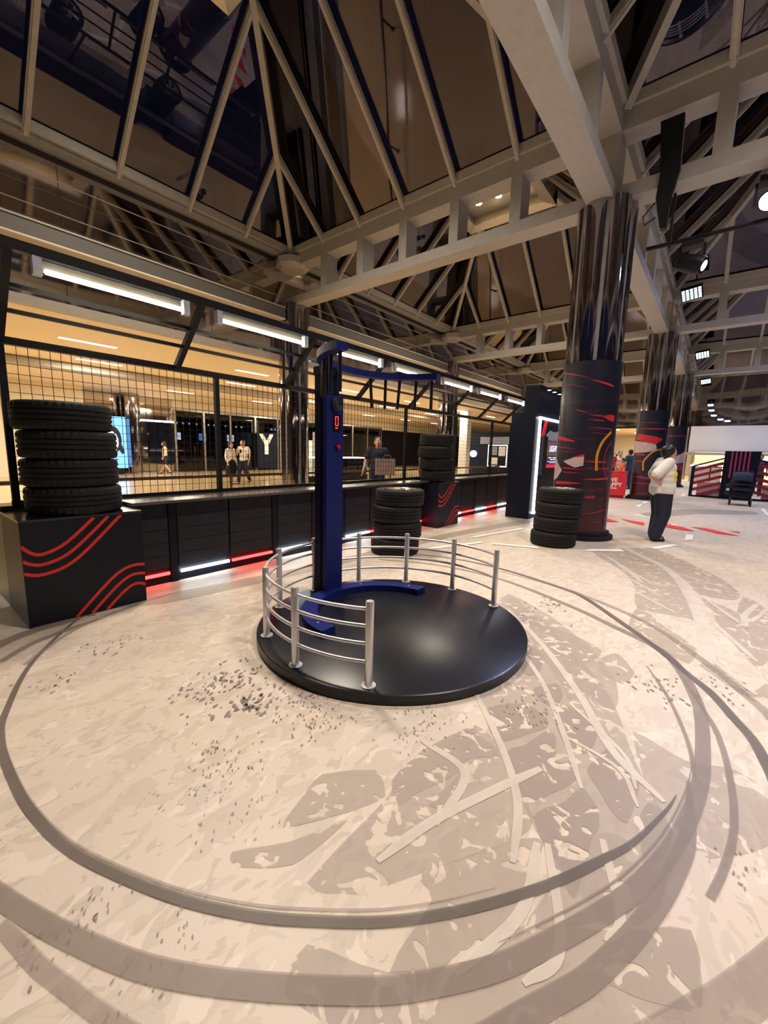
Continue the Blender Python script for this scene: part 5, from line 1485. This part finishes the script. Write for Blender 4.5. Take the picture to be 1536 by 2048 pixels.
def person(label, loc, heading, H=1.66, pose=None, top='white_cloth', bottom='navy', hair='short', shoes='shoe', skirt=False, sleeve=.55, girth=1.0, voxel=.017, group=None, shorts=False, deep=1.0, wide=1.0):
    """local frame: +Y faces forward, +X is the person's right"""
    P = dict(rs=(.175, 0, 1.345), ls=(-.175, 0, 1.345), re=(.23, -.02, 1.08), le=(-.23, -.02, 1.08), rw=(.24, .07, .85), lw=(-.24, .07, .85),
             rh=(.09, 0, .86), lh=(-.09, 0, .86), rk=(.10, .03, .47), lk=(-.10, .03, .47), ra=(.10, -.01, .085), la=(-.10, -.01, .085), lean=0.0, yaw=0.0, head=(0, .02, 1.52))
    if pose: P.update(pose)
    g = girth
    t = thing('person', label, 'person', loc, group)
    t.rotation_euler = (0, 0, math.atan2(heading[1], heading[0]) - PI/2)
    k = H/1.66
    t.scale = (k, k, k)
    WLOC[t.name] = Vector((0, 0, 0))
    V_ = Vector
    hc = V_(P['head']); yaw = P['yaw']; hf = V_((math.sin(yaw), math.cos(yaw), 0)); hr = V_((math.cos(yaw), -math.sin(yaw), 0))
    neck = V_((0, -.01, 1.38))
    body = [('cap', neck-V_((0, 0, .05)), .058, hc-V_((0, 0, .07))-hf*.01, .05),
            ('ell', hc+V_((0, 0, .02)), (.078, .092, .112), -yaw, 'Z'), ('ell', hc+hf*.035-V_((0, 0, .055)), (.055, .055, .062), -yaw, 'Z'),
            ('cap', hc+hf*.092+V_((0, 0, .012)), .011, hc+hf*.110-V_((0, 0, .022)), .015),
            ('ell', hc+hr*.080-hf*.008-V_((0, 0, .01)), (.012, .022, .032), -yaw, 'Z'), ('ell', hc-hr*.080-hf*.008-V_((0, 0, .01)), (.012, .022, .032), -yaw, 'Z'),
            ('cap', hc+hf*.084-hr*.018-V_((0, 0, .055)), .009, hc+hf*.084+hr*.018-V_((0, 0, .055)), .009),
            ('cap', (0, -.01, 1.27), .10*g, (0, 0, .95), .10*g)]
    for s in 'rl':
        S, E_, W_ = V_(P[s+'s']), V_(P[s+'e']), V_(P[s+'w'])
        sd = 1 if s == 'r' else -1
        body += [('cap', S-V_((sd*.09, 0, -.01)), .05, S, .05), ('cap', S, .046*g, E_, .036*g), ('cap', E_, .036*g, W_, .025)]
        fwd = V_(P.get(s+'d', (W_-E_).normalized()))
        body += hand(W_, fwd, P.get(s+'t', (0, 1, .2)), sd, .35)
        Hh, K_, A_ = V_(P[s+'h']), V_(P[s+'k']), V_(P[s+'a'])
        body += [('cap', Hh, .075*g, K_, .052*g), ('cap', K_, .05*g, A_, .036), ('cap', A_, .035, A_+V_((0, .10, -.045)), .03)]
    bake('body', body, 'skin', t, voxel*.8, 2)
    # shirt
    w = .118*g*deep
    sh = [('ell', (0, -.005, 1.245), (.165*g, w, .15)), ('ell', (0, .0, 1.09), (.158*g, w*1.02, .16)), ('ell', (0, .0, .93), (.168*g, w*1.08, .13)), ('cap', (-.10, -.01, 1.345), .062, (.10, -.01, 1.345), .062)]
    if deep > 1: sh += [('ell', (0, .01, z_), (.172*g, w*1.04, .13)) for z_ in (1.14, 1.05, .97)] + [('ell', (0, .005, z_), (.195*g, w*1.06, .11)) for z_ in (.93, .89, .86)]
    for s in 'rl':
        S, E_ = V_(P[s+'s']), V_(P[s+'e'])
        sd = 1 if s == 'r' else -1
        if sleeve > 1:
            W_ = V_(P[s+'w'])
            sh += [('cap', S, .064*g, E_, .052*g), ('cap', E_, .052*g, E_.lerp(W_, .92), .04)]
        else:
            sh += [('cap', S, .068*g, S.lerp(E_, sleeve), .068*g)]
        sh += [('cap', V_((sd*.06, 0, 1.355)), .055, S, .064*g)]
    bake('shirt', sh, top, t, voxel, 5)
    # trousers or skirt
    if skirt:
        vs_ = MB()
        vs_.lathe([(.135*g, .97), (.17*g, .85), (.20*g, .6), (.215*g, .34), (.205*g, .34), (.14, .9)], (0, 0, 0), 28, caps=False)
        vs_.build('skirt', bottom, t, smooth=True)
    else:
        tr_ = [('ell', (0, -.01, .90), (.165*g*(1 if deep == 1 else .85), w*1.08*(1 if deep == 1 else .85), .11))]
        for s in 'rl':
            Hh, K_, A_ = V_(P[s+'h']), V_(P[s+'k']), V_(P[s+'a'])
            if shorts: tr_ += [('cap', Hh, .092*g, Hh.lerp(K_, .8), .085*g)]
            else: tr_ += [('cap', Hh, .094*g*wide, K_, .078*g*wide), ('cap', K_, .077*g*wide, A_+V_((0, 0, .02)), .064*g*wide)]
        bake('trousers', tr_, bottom, t, voxel, 4)
    # hair
    up_ = V_((0, 0, 1))
    hp = [('ell', hc-hf*.022+up_*.052, (.090, .096, .092), -yaw, 'Z'), ('ell', hc-hf*.045-up_*.005, (.083, .068, .088), -yaw, 'Z')]
    if hair == 'long':
        hp += [('cap', hc-hf*.05, .075, hc-hf*.075-up_*.26, .06), ('cap', hc+hr*.065-hf*.01, .028, hc+hr*.08-up_*.26+hf*.02, .03), ('cap', hc-hr*.065-hf*.01, .028, hc-hr*.08-up_*.26+hf*.02, .03)]
    if hair == 'crop':
        hp += [('ell', hc-hf*.035+up_*.035, (.106, .108, .100), -yaw, 'Z'), ('ell', hc-hf*.06-up_*.02, (.092, .068, .07), -yaw, 'Z'), ('cap', hc+hr*.085+up_*.02, .03, hc+hr*.084-up_*.02-hf*.03, .028)]
    if hair == 'bob':
        hp += [('ell', hc-hf*.045-up_*.035, (.096, .072, .075), -yaw, 'Z'), ('cap', hc+hr*.07-up_*.0-hf*.01, .03, hc+hr*.072-up_*.05-hf*.02, .026), ('cap', hc-hr*.07-up_*.0-hf*.01, .03, hc-hr*.072-up_*.05-hf*.02, .026)]
    bake('hair', hp, 'hair', t, .012, 3)
    for sd in (1, -1):
        e_ = hc+hf*.083+hr*.031*sd+up_*.022
        ey = MB().lathe([(0, -.008), (.0075, -.005), (.010, 0), (.0075, .005), (0, .008)], tuple(e_), 10, caps=False).build('eye', 'eye_white', t)
        MB().lathe([(0, -.004), (.004, 0), (0, .004)], tuple(e_+hf*.0085), 8, caps=False).build('pupil', 'hair', ey)
    lp = hc+hf*.093-up_*.055
    MB().tube([lp-hr*.02-hf*.005, lp, lp+hr*.02-hf*.005], .0055, 6).build('lips', 'lips', t)
    for s in 'rl':
        A_ = V_(P[s+'a'])
        bake('shoe', [('cap', A_+V_((0, -.035, -.045)), .040, A_+V_((0, .05, -.048)), .040), ('cap', A_+V_((0, .05, -.048)), .041, A_+V_((0, .135, -.056)), .030)], shoes, t, .011, 3)
    return t

# woman standing with her hands on the back of her hips
fwh = Vector((.42, -.91))
person('woman in a white T-shirt with yellow print and navy trousers, standing with hands on hips', (8.28, .70, 0.0), fwh, 1.63,
       dict(re=(.32, -.25, 1.11), rw=(.19, -.10, 1.0), rd=(-.55, .25, -.35), rt=(.3, -.3, -1), le=(-.23, -.10, 1.09), lw=(-.18, .03, .93), ld=(.55, .25, -.35), lt=(-.3, -.3, -1),
            head=(0, .05, 1.505), yaw=-.2, rk=(.10, .02, .47), lk=(-.10, .04, .47), ra=(.105, -.06, .085), la=(-.105, .0, .085)),
       'logo_shirt', 'navy', 'crop', 'shoe', sleeve=.80, girth=1.26, voxel=.0125, deep=1.2, wide=1.22)
# couple walking past behind the fence
person('woman in white blouse and long black skirt walking beside the man with a phone', (8.55, 14.50, 0), (.25, -.95), 1.60,
       dict(ra=(.09, .12, .085), rk=(.09, .10, .47), la=(-.09, -.12, .10), lk=(-.09, .0, .47), rw=(.27, .10, .86)), 'white_cloth', 'pilaster', 'long', 'shoe_brown', skirt=True, sleeve=1.2)
cm = person('man in white shirt and black trousers walking and looking at a phone', (8.98, 14.30, 0), (-.85, -.5), 1.70,
       dict(re=(.25, .02, 1.10), rw=(.10, .27, 1.16), rt=(-1, 0, 0), ra=(.09, .26, .085), rk=(.10, .16, .47), la=(-.09, -.28, .12), lk=(-.09, .02, .47), head=(0, .07, 1.50)), 'white_cloth', 'navy', 'short', 'shoe_brown', sleeve=.55)
ph = MB().box(8.66, 8.73, 14.03, 14.05, 1.18, 1.33).build('phone', 'pilaster', base=(8.70, 14.04, 1.25))
tag(ph, 'small dark phone held up by the man in the white shirt', 'phone')
# man behind the fence carrying a paper bag
person('man in a dark T-shirt behind the fence carrying a brown paper bag', (7.80, 6.55, 0), (-.75, -.66), 1.74,
       dict(re=(.28, -.02, 1.08), rw=(.33, .12, .86), le=(-.24, -.02, 1.08), lw=(-.24, .14, .90), head=(0, .03, 1.52)), 'navy', 'navy', 'short', 'shoe', sleeve=.6, girth=1.08)
pb = thing('paper_bag', 'brown paper bag held in front of the man in the dark T-shirt', 'bag', (7.48, 6.02, .86))
MB().prism([(7.33, 6.22, .84), (7.33, 6.22, 1.22), (7.66, 5.90, 1.22), (7.66, 5.90, .84)], (-.06, -.06, 0)).build('bag_body', 'paper_bag', pb)
MB().tube([(7.42, 6.08, 1.22), (7.46, 6.04, 1.30), (7.54, 5.96, 1.30), (7.58, 5.92, 1.22)], .006, 6).build('handle', 'paper_bag', pb)
person('person in beige top half hidden behind the far tyre stack', (11.35, 7.60, 0), (.3, -.9), 1.55, None, 'beige_cloth', 'brown_rail', 'long', 'shoe', sleeve=.5)
person('person with long hair and pale top standing in for a reflection in the mirror portal', (9.15, 21.6, 0), (-.8, .3), 1.62,
       dict(ra=(.09, .2, .085), la=(-.09, -.22, .12)), 'beige_cloth', 'navy', 'long', 'shoe', sleeve=1.2, shorts=True)  # figure added in place of a reflection in the portal
# visitors beyond the red counter
for lab, x, y, hd, top, bot, H_ in (
    ('person in a red shirt and black shorts leftmost of the group beyond the red counter', 20.4, 3.69, (-.6, -.8), 'red_cloth', 'navy', 1.66),
    ('dark-haired person second from left in the group beyond the red counter', 21.7, 3.78, (-.9, .2), 'red_cloth', 'beige_cloth', 1.52),
    ('person in a white shirt in the middle of the group beyond the red counter', 21.1, 3.49, (-.8, -.4), 'white_cloth', 'beige_cloth', 1.64),
    ('child in an orange shirt at the front of the group beyond the red counter', 20.0, 3.19, (-.5, .8), 'orange_cloth', 'navy', 1.34),
    ('man in dark blue jacket rightmost of the group beyond the red counter', 20.6, 3.02, (.5, .85), 'blue_cloth', 'blue_cloth', 1.72)):
    person(lab, (x, y, 0), hd, H_, None, top, bot, 'short', 'shoe', sleeve=.55, shorts=(bot == 'navy'), voxel=.022, group='visitors beyond the red counter')
person('person with black hair and dark blue shirt behind the stand at the right picture edge', (21.5, -1.22, 0), (-.9, .1), 1.62, None, 'blue_cloth', 'navy', 'short', 'shoe', sleeve=.55, voxel=.022)
